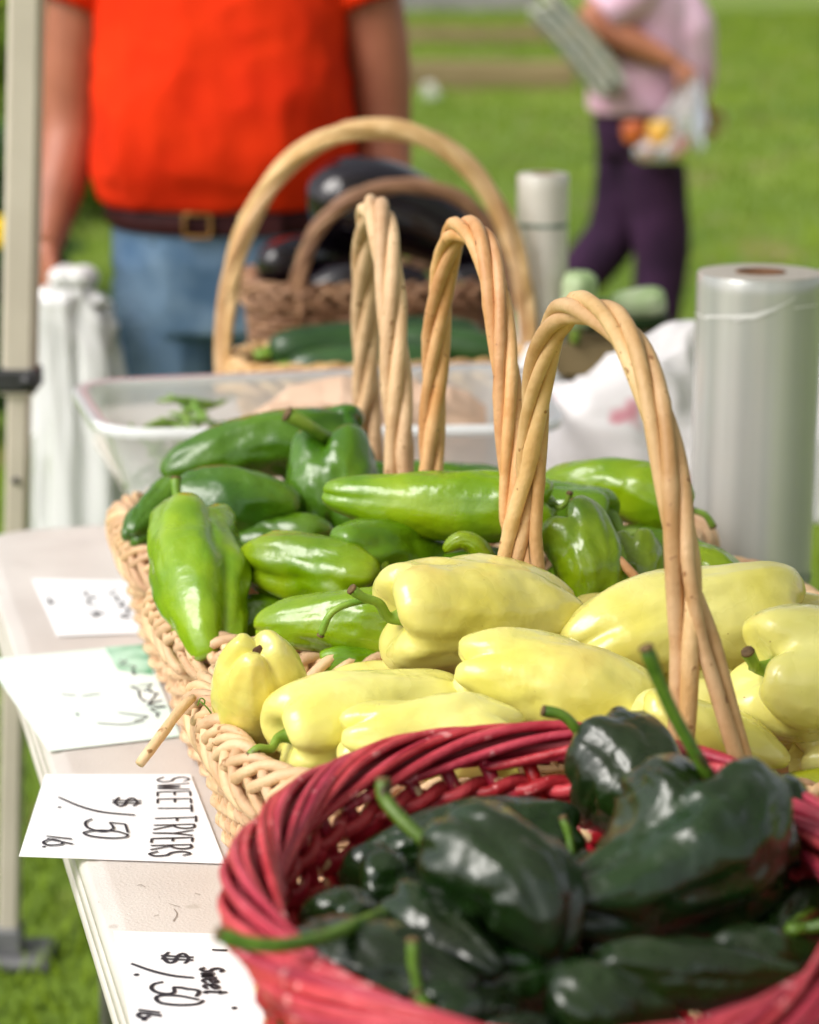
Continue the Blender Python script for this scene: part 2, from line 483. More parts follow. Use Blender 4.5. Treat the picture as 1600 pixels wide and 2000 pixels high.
def voxel(o, size, smooth=6):
    """fuse overlapping pieces into one continuous skin"""
    r = o.modifiers.new('fuse', 'REMESH')
    r.mode = 'VOXEL'
    r.voxel_size = size
    r.use_smooth_shade = True
    s = o.modifiers.new('smooth', 'SMOOTH')
    s.factor = 0.5
    s.iterations = smooth
    dg = bpy.context.evaluated_depsgraph_get()
    me = bpy.data.meshes.new_from_object(o.evaluated_get(dg))
    o.modifiers.clear()
    old = o.data
    o.data = me
    bpy.data.meshes.remove(old)
    me.polygons.foreach_set('use_smooth', [True] * len(me.polygons))
    return o
# ================================================================== THE SETTING
g = 600.0
mk('ground', [(-g, -g, 0), (g, -g, 0), (g, g, 0), (-g, g, 0)], [[0, 1, 2, 3]], M['grass_ground'], kind='structure', origin=(0, 0, 0))

def grass_field():
    rs = np.random.RandomState(3)
    n = 120000
    u = rs.rand(n)
    Y = 1.3 + 75.0 * u ** 2.6
    X = (rs.rand(n) - 0.5) * (0.9 + 0.52 * Y)
    h = (0.025 + 0.035 * rs.rand(n)) * (0.8 + 0.03 * Y)
    wd = (0.002 + 0.0016 * rs.rand(n)) * (0.8 + 0.16 * Y)
    a = rs.rand(n) * math.pi * 2
    lx, ly = (rs.rand(n) - 0.5) * 0.05, (rs.rand(n) - 0.5) * 0.05
    b = np.stack([X, Y, np.zeros(n)], 1)
    s = np.stack([np.cos(a) * wd, np.sin(a) * wd, np.zeros(n)], 1)
    tip = b + np.stack([lx, ly, h], 1)
    V = np.stack([b - s, b + s, tip], 1).reshape(-1, 3)
    F = np.arange(3 * n).reshape(-1, 3)
    me = bpy.data.meshes.new('grass')
    me.from_pydata(V.tolist(), [], F.tolist())
    me.materials.append(M['grass'])
    o = bpy.data.objects.new('grass', me)
    COL.objects.link(o)
    tag(o, 'short green lawn grass with worn brownish patches', 'grass', kind='stuff')
grass_field()

# low timbers lying on the far lawn
def timber(x0, x1, Y, h, m, label, name='timber_rail', cat='timber'):
    mb = MB()
    n = 14
    xs = np.linspace(x0, x1, n)
    rings = []
    for i, x in enumerate(xs):
        hh = h * (0.94 + 0.12 * noise.noise((x * 1.3, Y, 0)))
        d = h * 0.8
        rings.append([(x, Y - d / 2, 0), (x, Y - d / 2, hh * 0.86), (x, Y - d * 0.36, hh), (x, Y + d * 0.36, hh), (x, Y + d / 2, hh * 0.86), (x, Y + d / 2, 0)])
    mb.add(loft([np.array(r) for r in rings]))
    return mb.build(name, m, label=label, cat=cat, smooth=False)
timber(-3.5, 2.0, 26.6, 0.36, M['timber'], 'long weathered timber lying across the lawn behind the walking person, nearer one')
timber(-5, 3.2, 43.5, 0.34, M['timber'], 'farther weathered timber lying across the lawn, upper brown band')
timber(-9, 4.4, 76, 0.9, M['stone'], 'low grey stone wall at the far end of the lawn', 'stone_wall', 'wall')
# a pale flower tuft on the lawn
fb = PZ(842, 205, 0)
fr = empty('white_flower_tuft', fb, 'white flower tuft on the lawn above the pale basket handle', 'flower')
mb = MB()
for k in range(26):
    a, r_, hh = rnd.random() * 6.28, rnd.random() * 0.10, 0.06 + rnd.random() * 0.16
    mb.add(ellipsoid(fb + [r_ * math.cos(a), r_ * math.sin(a), hh], 0.026, 0.026, 0.018, 8, 5))
mb.build('blossom', M['white_petal'], fr)
mb = MB()
for k in range(26):
    a, r_ = rnd.random() * 6.28, rnd.random() * 0.12
    mb.add(tube([fb, fb + [r_ * math.cos(a), r_ * math.sin(a), 0.1]], [0.006, 0.003], 4))
mb.build('stalk', M['leaf'], fr)

# shrubs at the left behind the stall
def leaf_cloud(c, rx, ry, rz, n, size, seed):
    rs = np.random.RandomState(seed)
    d = rs.normal(size=(n, 3)); d /= np.linalg.norm(d, axis=1, keepdims=True)
    rad = rs.rand(n) ** 0.45
    lump = np.array([0.78 + 0.45 * noise.noise((q[0] * 2.1 + seed, q[1] * 2.1, q[2] * 2.1)) for q in d])
    p = np.asarray(c) + d * (rad * lump)[:, None] * np.array([rx, ry, rz])
    a = rs.normal(size=(n, 3)); a /= np.linalg.norm(a, axis=1, keepdims=True)
    b = np.cross(a, rs.normal(size=(n, 3))); b /= np.linalg.norm(b, axis=1, keepdims=True)
    s = (size * (0.6 + 0.8 * rs.rand(n)))[:, None]
    V = np.stack([p - a * s, p + b * s * 0.45, p + a * s, p - b * s * 0.45], 1).reshape(-1, 3)
    return V, np.arange(4 * n).reshape(-1, 4).tolist()
def shrub(px, D, top_py, rx, n, m, label, seed, flowers=0, size=0.05):
    base = np.array([(px - 800) / FPX * D * 1.0, D, 0.0])
    top = P(px, top_py, D)[2]
    r = empty('shrub', base, label, 'shrub', 'shrubs behind the stall')
    mk('foliage', *leaf_cloud(base + [0, 0, top * 0.55], rx, rx * 0.8, top * 0.52, n, size, seed), m, r, smooth=False)
    mb = MB()
    for k in range(7):
        a = k * 0.9 + seed
        e = base + [math.cos(a) * rx * 0.6, math.sin(a) * rx * 0.5, top * (0.6 + 0.05 * k % 0.3)]
        mb.add(tube(spline([base, base * 0.5 + e * 0.5 + [0, 0, top * 0.1], e], 7), np.linspace(0.02, 0.006, 7), 5))
    mb.build('stem', M['bark'], r)
    rs = random.Random(seed)
    for k in range(flowers):
        a = rs.random() * 6.28
        c = base + [math.cos(a) * rx * 0.85, -abs(math.sin(a)) * rx * 0.8, top * (0.55 + 0.4 * rs.random())]
        if k == 0:
            c = P(6, 452, D - rx * 0.7)
        mbf = MB()
        for j in range(9):
            b_ = j / 9 * 6.28
            mbf.add(ellipsoid(c + [0.028 * math.cos(b_), -0.01, 0.028 * math.sin(b_)], 0.02, 0.008, 0.02, 8, 5))
        mbf.add(ellipsoid(c + [0, -0.014, 0], 0.016, 0.01, 0.016, 8, 5))
        mbf.build('flower', M['petal'], r)
shrub(-20, 9.0, -120, 0.75, 5200, M['shrub'], 'yellow-green leafy shrub behind the tent pole at the top', 5, size=0.06)
shrub(-60, 6.4, 230, 0.36, 3600, M['shrub_dark'], 'low dark shrub with yellow flowers beside the tent pole', 9, flowers=1, size=0.045)
shrub(190, 12.5, 60, 0.8, 4200, M['shrub_dark'], 'dark green shrub far behind the orange shirt', 13, size=0.08)

# ================================================================== TABLES
TZ = 0.74
def folding_table(name, corner, ax, ay, lx, ly, label):
    """corner + ax*lx + ay*ly; blow-moulded plastic top with a ribbed edge, steel legs"""
    c = np.asarray(corner, float); ax = np.asarray(ax, float); ay = np.asarray(ay, float)
    root = empty(name, (*(c + ax * lx / 2 + ay * ly / 2), 0), label, 'table', 'folding tables of the stall')
    q = [c, c + ax * lx, c + ax * lx + ay * ly, c + ay * ly]
    out = rounded(q, 0.07, 160)
    nn = outward(out)
    prof = [(-0.30, TZ), (-0.02, TZ), (-0.0145, TZ), (-0.013, TZ - 0.0008), (-0.006, TZ - 0.001), (-0.0025, TZ - 0.003), (-0.0003, TZ - 0.008), (0.0, TZ - 0.014),
            (-0.0025, TZ - 0.0155), (-0.0025, TZ - 0.0175), (0.0005, TZ - 0.019), (0.001, TZ - 0.030), (-0.0015, TZ - 0.0315), (-0.0015, TZ - 0.0335),
            (0.0015, TZ - 0.035), (0.0018, TZ - 0.045), (-0.001, TZ - 0.050), (-0.012, TZ - 0.052), (-0.03, TZ - 0.040), (-0.30, TZ - 0.038)]
    cen = out.mean(0)
    rings = []
    for o_, z in prof:
        if o_ == -0.30:
            pl = cen + (out - cen) * 0.35
        else:
            pl = out + nn * o_
        rings.append(np.c_[pl, np.full(len(pl), z)])
    mk('table_top', *loft(rings), M['table'], root)
    for e in (0.14, 0.86):
        for s in (0.14, 0.86):
            b = c + ax * lx * e + ay * ly * s
            b2 = b + ax * (0.05 if e < 0.5 else -0.05)
            mb = MB()
            mb.add(tube([(*b2, TZ - 0.045), (*b, 0.03)], 0.0125, 10))
            mb.add(lathe((b[0], b[1], 0.0), [(0.0, 0.0), (0.017, 0.0), (0.018, 0.03), (0.013, 0.035), (0, 0.035)], 12))
            mb.build('leg', M['steel'], root)
        a0, a1 = c + ax * lx * e + ay * ly * 0.14, c + ax * lx * e + ay * ly * 0.86
        mk('crossbar', *tube([(*a0, 0.2), (*a1, 0.2)], 0.011, 10), M['steel'], root)
    return root
e0, e1 = PZ(97, 1497, TZ)[:2], PZ(256, 1994, TZ)[:2]
U = (e0 - e1) / np.linalg.norm(e0 - e1)              # along the table, away from the camera
Vv = np.array([U[1], -U[0]])                          # across it, to the right
far = PZ(0, 1035, TZ)[:2]
tl = (far - e1).dot(U)
c_far = e1 + U * (tl + 0.0)
folding_table('folding_table', c_far - U * 1.83, U, Vv, 1.83, 0.80, 'long white plastic folding table carrying the pepper baskets')
c2 = c_far + U * 0.03 + Vv * 0.235
folding_table('folding_table', c2, U, Vv, 0.72, 1.83, 'second folding table behind, under the eggplant basket and white bags')

# ================================================================== MARKET CANOPY (its corner pole stands at the left)
def canopy():
    base = PZ(17, 1880, 0); base[2] = 0
    up1 = P(53, 0, base[1] - 0.02)
    dirv = (up1 - base) / up1[2]
    zc = P(38, 735, base[1])[2]
    f = lambda z: base + dirv * z
    root = empty('market_canopy', base, 'market canopy on a beige square pole with a black clamp beside the table', 'canopy')
    def sq(a, b, w_):
        rings = []
        for q in (a, b):
            h = w_ / 2; bb = h * 0.72
            rings.append([q + [-h, -bb, 0], q + [-bb, -h, 0], q + [bb, -h, 0], q + [h, -bb, 0], q + [h, bb, 0], q + [bb, h, 0], q + [-bb, h, 0], q + [-h, bb, 0]])
        return loft([np.array(r) for r in rings])
    def leg(f, detail=True):
        L0 = mk('leg', *sq(f(zc - 0.02), f(2.25), 0.044), M['pole'], root, smooth=False)
        mk('lower_tube', *sq(f(0.01), f(zc), 0.030), M['pole'], L0, smooth=False)
        mk('clamp', *box(f(zc), 0.054, 0.054, 0.034, 0.006), M['black'], L0, smooth=False)
        mk('clamp_knob', *tube([f(zc) + [0.016, -0.026, 0], f(zc) + [0.016, -0.038, 0]], 0.011, 12), M['black'], L0)
        mk('pin', *tube([f(zc - 0.14) + [0, -0.0145, 0], f(zc - 0.14) + [0, -0.019, 0]], 0.005, 10), M['black'], L0)
        mk('foot_plate', *box(f(0) + [0.022, 0, 0.012], 0.085, 0.085, 0.02, 0.006), M['rubber'], L0, smooth=False)
        mk('foot_socket', *box(f(0) + [0.0, 0, 0.04], 0.042, 0.042, 0.045, 0.006), M['rubber'], L0, smooth=False)
    leg(f)
    W_ = 3.0
    for dx, dy in ((W_, 0), (0, -W_), (W_, -W_)):
        leg(lambda z, dx=dx, dy=dy: base + [dx, dy, z])
    t0 = f(2.25)
    n = 24
    V, F = [], []
    for i in range(n + 1):
        for j in range(n + 1):
            u, v = i / n, j / n
            x, y = t0[0] - 0.04 + (W_ + 0.08) * u, t0[1] + 0.04 - (W_ + 0.08) * v
            e = max(abs(u - 0.5), abs(v - 0.5)) * 2
            V.append([x, y, 2.27 + 0.85 * (1 - e) - 0.10 * math.sin(math.pi * (1 - e)) * 0.8])
    for i in range(n):
        for j in range(n):
            a = i * (n + 1) + j
            F.append([a, a + 1, a + n + 2, a + n + 1])
    mk('roof', V, F, M['canopy'], root)
    x0, x1, y0, y1 = t0[0] - 0.045, t0[0] + W_ + 0.045, t0[1] - W_ - 0.045, t0[1] + 0.045
    for a_, b_ in (((x0, y0), (x1, y0)), ((x1, y0), (x1, y1)), ((x1, y1), (x0, y1)), ((x0, y1), (x0, y0))):
        pts = [np.array([a_[0] + (b_[0] - a_[0]) * t, a_[1] + (b_[1] - a_[1]) * t]) for t in np.linspace(0, 1, 25)]
        V = [[*q, 2.275] for q in pts] + [[*q, 2.06 + 0.025 * abs(math.sin(k * 0.785))] for k, q in enumerate(pts)]
        mk('valance', V, [[k, k + 1, 26 + k, 25 + k] for k in range(24)], M['canopy'], root)
canopy()

# ================================================================== PRICE CARDS
def ribbon(path, wd, z, n=None):
    p = np.asarray(path, float)[:, :2]
    if len(p) > 2:
        p = spline(np.c_[p, np.zeros(len(p))], max(10, len(p) * 6))[:, :2]
    t = np.gradient(p, axis=0)
    t /= np.maximum(np.linalg.norm(t, axis=1, keepdims=True), 1e-9)
    nn = np.stack([-t[:, 1], t[:, 0]], 1)
    w_ = wd * (0.8 + 0.4 * np.sin(np.linspace(0.3, 2.6, len(p))))[:, None]
    V = np.concatenate([np.c_[p + nn * w_ / 2, np.full(len(p), z)], np.c_[p - nn * w_ / 2, np.full(len(p), z)]])
    k = len(p)
    return V, [[i, i + 1, k + i + 1, k + i] for i in range(k - 1)]
def price_card(corners_px, z, label, strokes, wd, m='paper', tilt=0.0):
    q = [PZ(x, y, z) for x, y in corners_px]
    n = 12
    top, bot = [], []
    for i in range(n + 1):
        s = i / n
        a = q[0] * (1 - s) + q[3] * s
        b = q[1] * (1 - s) + q[2] * s
        for j in range(n + 1):
            t = j / n
            pt = a * (1 - t) + b * t
            top.append(pt)
    top = np.array(top)
    V = np.concatenate([top, top - [0, 0, 0.0005]])
    F = []
    m_ = n + 1
    for i in range(n):
        for j in range(n):
            a = i * m_ + j
            F.append([a, a + 1, a + m_ + 1, a + m_])
            F.append([a + m_ * m_, a + m_ + m_ * m_, a + m_ + 1 + m_ * m_, a + 1 + m_ * m_])
    edge = [i for i in range(m_)] + [i * m_ + n for i in range(1, m_)] + [n * m_ + j for j in range(n - 1, -1, -1)] + [i * m_ for i in range(n - 1, 0, -1)]
    for i in range(len(edge)):
        a, b = edge[i], edge[(i + 1) % len(edge)]
        F.append([b, a, a + m_ * m_, b + m_ * m_])
    card = mk('price_card', V, F, M[m], label=label, cat='sign', group='price cards along the table edge', smooth=False)
    mb = MB()
    k = 0
    for s in strokes:
        pts = np.array([PZ(x, y, z + 0.0004) for x, y in s])
        k += 1
        ww = wd
        if len(s) == 1:                       # a dot
            c = pts[0]
            a = np.linspace(0, 6.283, 10, endpoint=False)
            mb.add((np.stack([c[0] + wd * 0.8 * np.cos(a), c[1] + wd * 0.8 * np.sin(a), np.full(10, z + 0.0005)], 1), [list(range(10))]))
        else:
            mb.add(ribbon(pts, ww, z + 0.0005 + 0.00002 * k))
    mb.build('lettering', M['ink'], card, smooth=False)
    return card
FONT = {  # strokes in a unit box, u along the reading direction, v up
 'S': [[(0.9, 0.82), (0.55, 1.0), (0.15, 0.8), (0.3, 0.55), (0.75, 0.42), (0.85, 0.15), (0.45, 0.0), (0.0, 0.2)]],
 'W': [[(0.0, 1.0), (0.25, 0.0), (0.5, 0.7), (0.72, 0.0), (1.0, 1.0)]],
 'E': [[(0.1, 1.0), (0.1, 0.5), (0.1, 0.0)], [(0.1, 1.0), (0.9, 1.0)], [(0.1, 0.52), (0.75, 0.52)], [(0.1, 0.0), (0.9, 0.0)]],
 'T': [[(0.5, 1.0), (0.5, 0.0)], [(-0.1, 1.0), (1.15, 1.0)]],
 'F': [[(0.15, 1.0), (0.15, 0.0)], [(-0.1, 1.0), (1.0, 1.03)], [(0.15, 0.55), (0.75, 0.55)]],
 'R': [[(0.15, 1.0), (0.15, 0.0)], [(0.1, 0.98), (0.7, 1.0), (0.9, 0.78), (0.6, 0.55), (0.2, 0.5)], [(0.3, 0.5), (0.95, 0.0)]],
 'Y': [[(0.0, 1.0), (0.5, 0.5)], [(1.0, 1.0), (0.5, 0.5), (0.35, 0.0)]],
 '$': [[(0.95, 0.72), (0.55, 0.85), (0.1, 0.7), (0.3, 0.52), (0.8, 0.42), (0.9, 0.22), (0.45, 0.1), (0.0, 0.25)], [(0.38, 1.0), (0.34, 0.0)], [(0.64, 1.0), (0.6, 0.0)]],
 '5': [[(1.0, 1.0), (0.3, 0.96)], [(0.3, 0.96), (0.22, 0.58)], [(0.22, 0.58), (0.7, 0.66), (1.0, 0.4), (0.75, 0.06), (0.3, 0.0), (0.0, 0.16)]],
 '0': [[(0.5, 1.0), (0.12, 0.75), (0.05, 0.35), (0.35, 0.0), (0.75, 0.12), (0.95, 0.55), (0.8, 0.92), (0.45, 1.0)]],
 'l': [[(0.5, 1.0), (0.5, 0.0)]],
 'b': [[(0.15, 1.0), (0.1, 0.0)], [(0.12, 0.3), (0.55, 0.5), (0.95, 0.25), (0.6, 0.0), (0.12, 0.06)]],
 'w': [[(0.0, 0.6), (0.2, 0.0), (0.5, 0.5), (0.75, 0.0), (1.0, 0.65)]],
 'e': [[(0.1, 0.3), (0.8, 0.42), (0.6, 0.65), (0.15, 0.5), (0.1, 0.15), (0.5, 0.0), (1.0, 0.15)]],
 't': [[(0.4, 1.0), (0.4, 0.1), (0.8, 0.0)], [(0.0, 0.68), (0.9, 0.68)]],
}
Z7 = lambda x, y: (x / 3.2, 1450 + y / 3.2)
def line(text, B0, B1, U0, U1, gap=0.22):
    n = len(text)
    out = []
    for i, ch in enumerate(text):
        for st in FONT.get(ch, []):
            pts = []
            for u, v in st:
                s = (i + u * (1 - gap)) / n
                x = B0[0] + (B1[0] - B0[0]) * s + v * (U0[0] + (U1[0] - U0[0]) * s)
                y = B0[1] + (B1[1] - B0[1]) * s + v * (U0[1] + (U1[1] - U0[1]) * s)
                pts.append(Z7(x, y))
            out.append(pts)
    return out
T7 = lambda L_: [[Z7(*q) for q in s] for s in L_]
st = line('SWEET', (985, 218), (985, 440), (195, -8), (215, 0)) + line('FRYERS', (968, 472), (930, 728), (255, -8), (255, -6))
st += line('$', (700, 345), (700, 405), (185, 0), (185, 0), 0)
st += T7([[(365, 345), (500, 402), (640, 438), (845, 458)], [(372, 405)]])
st += line('5', (535, 480), (535, 556), (255, 12), (265, 12), 0) + line('0', (528, 548), (528, 600), (270, 8), (275, 8), 0)
st += T7([[(290, 590), (450, 608)], [(296, 606), (455, 640)], [(380, 622), (320, 610), (272, 628), (300, 646), (380, 642), (392, 624)], [(275, 652)]])
price_card([(88, 1512), (372, 1512), (440, 1686), (37, 1672)], TZ + 0.0022, 'white handwritten card reading SWEET FRYERS, jutting over the table edge', st, 0.0021)
st = line('$', (1005, 1308), (1005, 1380), (205, 8), (205, 8), 0)
st += T7([[(820, 1382), (950, 1428), (1080, 1458), (1212, 1472)], [(853, 1452)]])
st += T7([[(1020, 1497), (965, 1510), (946, 1535), (975, 1560), (1040, 1572), (1088, 1562), (1085, 1532)], [(1078, 1530), (1135, 1534), (1185, 1545)], [(1180, 1540), (1244, 1556), (1225, 1590)]])
st += T7([[(1245, 1610), (1120, 1585), (1010, 1582), (975, 1600), (1010, 1630), (1120, 1642), (1230, 1636), (1275, 1612)]])
st += T7([[(865, 1672), (1000, 1690)], [(865, 1690), (1010, 1710)], [(950, 1700), (885, 1694), (862, 1706), (890, 1722), (940, 1712)], [(902, 1731)]])
st += T7([[(1325, 1298), (1420, 1302)], [(1465, 1660)]])
st += line('Sweet', (1252, 1408), (1285, 1585), (140, 4), (140, 4))
price_card([(222, 1818), (520, 1826), (600, 2075), (268, 2075)], TZ + 0.0022, 'white handwritten card priced 1.50 beside the red basket', st, 0.0026)
def scrawl(x0, y0, x1, y1, amp, n, seed):
    rs = random.Random(seed)
    return [(x0 + (x1 - x0) * i / n + rs.uniform(-1, 1) * amp * 0.8, y0 + (y1 - y0) * i / n + rs.uniform(-1, 1) * amp * 0.25) for i in range(n + 1)]
st = [[(232, 1392), (262, 1396), (288, 1400), (262, 1408)], [(190, 1412), (240, 1415), (282, 1408)], [(120, 1356), (148, 1358)], [(160, 1359), (196, 1355)], [(150, 1393), (153, 1398)],
      scrawl(285, 1335, 318, 1402, 22, 16, 1), scrawl(262, 1340, 280, 1372, 12, 9, 2), scrawl(240, 1288, 262, 1318, 16, 10, 3)]
c3 = price_card([(-30, 1288), (282, 1258), (352, 1437), (96, 1467)], TZ + 0.0022, 'mint green tinted card at the table edge, second from the far end', st, 0.0018, 'mint')
q = [PZ(x, y, TZ + 0.0028) for x, y in ((205, 1264), (284, 1258), (300, 1318), (230, 1308))]
mk('green_print', q, [[0, 1, 2, 3]], M['green_ink'], c3, smooth=False)
st = [[(95, 1165), (98, 1180), (108, 1172)], scrawl(172, 1156, 184, 1180, 16, 8, 4), scrawl(182, 1190, 190, 1206, 18, 8, 5), scrawl(224, 1150, 250, 1210, 16, 14, 6), [(128, 1218), (140, 1219)]]
price_card([(62, 1130), (250, 1134), (285, 1236), (112, 1242)], TZ + 0.0022, 'small white card farthest along the table, writing blurred', st, 0.0026)

# scuffs and scratches worn into the table top
tt = [o for o in bpy.data.objects if o.name == 'table_top'][0]
for k, pl in enumerate([[(340, 1775), (346, 1786), (338, 1800)], [(300, 1790), (310, 1787)], [(310, 1753), (312, 1752.5)], [(268, 1730), (275, 1728), (284, 1733)], [(330, 1765), (352, 1772)], [(192, 1762), (194, 1763)],
                        [(60, 1075), (120, 1072)], [(30, 1100), (70, 1108)], [(150, 1060), (175, 1064)], [(380, 1745), (392, 1748)]]):
    mk('scuff', *ribbon([PZ(x, y, TZ + 0.0004) for x, y in pl], 0.0007, TZ + 0.0006 + 0.00001 * k), M['scuff'], tt, smooth=False)

# ================================================================== WICKER BASKETS
def wall_plan(out, c, f, bottom=0.80, bulge=0.03):
    s = bottom + (1 - bottom) * f + bulge * math.sin(math.pi * f)
    return c + (out - c) * s
def braid(root, out, z, spacing, rr, m, seed=0):
    """plaited border: every rod leaves the inside, rolls over the top and tucks in lower down outside, crossing its neighbours"""
    per = np.linalg.norm(np.roll(out, -1, 0) - out, axis=1).sum()
    n = int(round(per / spacing))
    big = resample(out, 900, closed=True)
    nn = outward(big)
    rs = random.Random(seed)
    A = [(-0.006, 0.004), (0.002, 0.0085), (0.0095, 0.0045), (0.0140, -0.006), (0.0135, -0.017), (0.007, -0.025)]
    B = [(0.0145, -0.0045), (0.0125, 0.0050), (0.0050, 0.0125), (-0.0040, 0.0120), (-0.0105, 0.0035), (-0.0110, -0.011)]
    ci = resample(out, 150, closed=True)
    mk('rim_core', *tube(np.c_[ci, np.full(150, z - 0.004)], 0.0085, 8, closed=True, ref=[0, 0, 1]), m, root)
    for k in range(n):
        for prof, L_, off in ((A, 2.7, 0.0), (B, 3.0, 0.45)):
            m_ = 18
            pr = spline([(a, b, 0) for a, b in prof], m_)
            s0 = (k + off + rs.uniform(-0.12, 0.12)) / n * 900
            L2 = L_ * rs.uniform(0.9, 1.12)
            pts = []
            for i in range(m_):
                t = i / (m_ - 1)
                idx = int(round(s0 + t * L2 * 900 / n)) % 900
                pts.append([*(big[idx] + nn[idx] * pr[i, 0] * rs.uniform(0.97, 1.03)), z + pr[i, 1]])
            pts = np.array(pts)
            pts[1:-1] = (pts[:-2] + 2 * pts[1:-1] + pts[2:]) / 4
            r_ = rr * rs.uniform(0.86, 1.12)
            taper = 1 + 0.08 * np.sin(np.linspace(0, 7, m_) + k * 1.7); taper[0] = 0.5; taper[-1] = 0.5
            mk('rim_rod', *tube(pts, r_ * taper, 7), m, root)
def woven(root, out, zb, zt, n_st, rows, rr, m_w, m_s, amp, bottom=0.8, bulge=0.03, st_r=0.0032, lean=0.0, top_ext=0.0, flat=1.0):
    c = out.mean(0)
    big = resample(out, n_st * 6, closed=True)
    nn = outward(big)
    for k in range(n_st):
        i = k * 6
        pts = []
        for f in np.linspace(0, 1 + top_ext, 9):
            ii = int(i + lean * f * 6) % (n_st * 6)
            pts.append([*wall_plan(big, c, f, bottom, bulge)[ii], zb + (zt - zb) * f])
        mk('stake', *tube(pts, st_r, 6), m_s, root)
    sub = resample(out, n_st * 4, closed=True)
    ns = outward(sub)
    kk = np.arange(n_st * 4) / 4.0
    rs = random.Random(n_st)
    for r in range(rows):
        f = (r + 0.5) / rows
        pl = wall_plan(sub, c, f, bottom, bulge)
        off = amp * np.cos(math.pi * (kk + r))
        jit = np.array([rs.uniform(-1, 1) for _ in kk]) * rr * 0.25
        pts = np.c_[pl + ns * off[:, None], np.full(len(pl), zb + (zt - zb) * f) + jit]
        mk('weaver', *tube(pts, rr * rs.uniform(0.9, 1.08), 6, closed=True, ref=[0, 0, 1], ry=rr * flat), m_w, root)
    fl = wall_plan(resample(out, 48, closed=True), c, 0.0, bottom, bulge)
    mk('base', *loft([np.c_[fl, np.full(48, zb - 0.002)], np.c_[fl, np.full(48, zb + 0.004)]]), m_s, root, smooth=False)
def handle(root, far_pt, near_pt, apex, m, rod=0.0050, hel=0.0068, turns=3.2, splay=0.036, rimdir=(1, 0, 0), seed=0, ph=0.0, ex=0.78, n=90, nr=4, s0=0.17, dip=0.03):
    F1, F2, A = np.asarray(far_pt, float), np.asarray(near_pt, float), np.asarray(apex, float)
    mid = (F1 + F2) / 2
    lean = A - mid
    ts = np.linspace(0, 1, 400)
    cc = np.cos(math.pi * ts)
    u = 0.5 - 0.5 * np.sign(cc) * np.abs(cc) ** ex
    h = np.sin(math.pi * ts) ** ex
    c = F1[None] * (1 - u)[:, None] + F2[None] * u[:, None]
    c = c + lean[None] * h[:, None]
    c = np.vstack([c[0] - [0, 0, dip], c, c[-1] - [0, 0, dip]])
    c = resample(c, n)
    rd = np.asarray(rimdir, float) / np.linalg.norm(rimdir)
    T, N, B = frames(c, ref=rd)
    rs = random.Random(seed)
    for k in range(nr):
        pts = []
        hk = hel * rs.uniform(0.95, 1.08)
        for i in range(n):
            t = i / (n - 1)
            e = min(t, 1 - t)
            w_ = max(0.0, (s0 - e) / s0)
            a = ph + 2 * math.pi * (k / nr + turns * min(max(t, s0 * 0.7), 1 - s0 * 0.7))
            hh = hk * (1 - 0.6 * w_)
            sp = splay * (-1 + 2 * ((k * 2 + (1 if t > 0.5 else 0)) % nr) / (nr - 1)) * w_ ** 1.15
            pts.append(c[i] + N[i] * (math.cos(a) * hh) + B[i] * (math.sin(a) * hh) + rd * sp)
        r_ = rod * rs.uniform(0.9, 1.08)
        rr_ = r_ * (1 + 0.07 * np.sin(np.linspace(0, 11, n) + k * 2) + 0.05 * np.sin(np.linspace(0, 31, n) + k * 5))
        for q in range(3):
            nd = rs.randrange(8, n - 8)
            rr_[nd] *= 1.10
        mk('handle_rod', *tube(pts, rr_, 8), m, root)

RZ = TZ + 0.13
def natural_basket(name, quad, label, mw, group):
    out = rounded(quad, 0.075, 300)
    root = empty(name, (*out.mean(0), TZ), label, 'basket', group)
    woven(root, out, TZ + 0.006, RZ - 0.012, 58, 15, 0.0036, mw, mw, 0.0036, bottom=0.93, bulge=0.015)
    braid(root, out, RZ, 0.0200, 0.0045, mw, seed=len(label))
    return root, out
GB = 'natural wicker baskets in a row'
bY, oY = natural_basket('wicker_basket', [(-0.175, 1.607), (-0.094, 1.348), (0.42, 1.345), (0.42, 1.66)], 'natural wicker basket of yellow peppers with a twisted handle', M['wicker_pale'], GB)
bL, oL = natural_basket('wicker_basket', [(-0.236, 1.862), (-0.170, 1.650), (0.37, 1.72), (0.31, 1.93)], 'middle wicker basket of light green peppers with an orange-tan handle', M['wicker_pale'], GB)
bG, oG = natural_basket('wicker_basket', [(-0.306, 2.175), (-0.243, 1.905), (0.30, 1.98), (0.24, 2.25)], 'rear wicker basket of dark green peppers with a pale handle', M['wicker_pale'], GB)
ap = P(1160, 606, 1.49)
handle(bY, (0.099, 1.628, RZ), (0.192, 1.345, RZ), ap, M['wicker_tan'], seed=1, ph=0.4, rod=0.0056, hel=0.0066, turns=2.6, s0=0.24, splay=0.046)
ap = P(915, 448, 1.79)
handle(bL, (0.022, 1.893, RZ), (0.086, 1.684, RZ), ap, M['wicker_orange'], seed=2, ph=1.2, rod=0.0056, hel=0.0066, turns=2.6)
ap = P(733, 408, 2.07)
handle(bG, (-0.042, 2.207, RZ), (-0.006, 1.940, RZ), ap, M['wicker_pale'], seed=3, ph=2.0, rod=0.0066, hel=0.0078, turns=2.6)
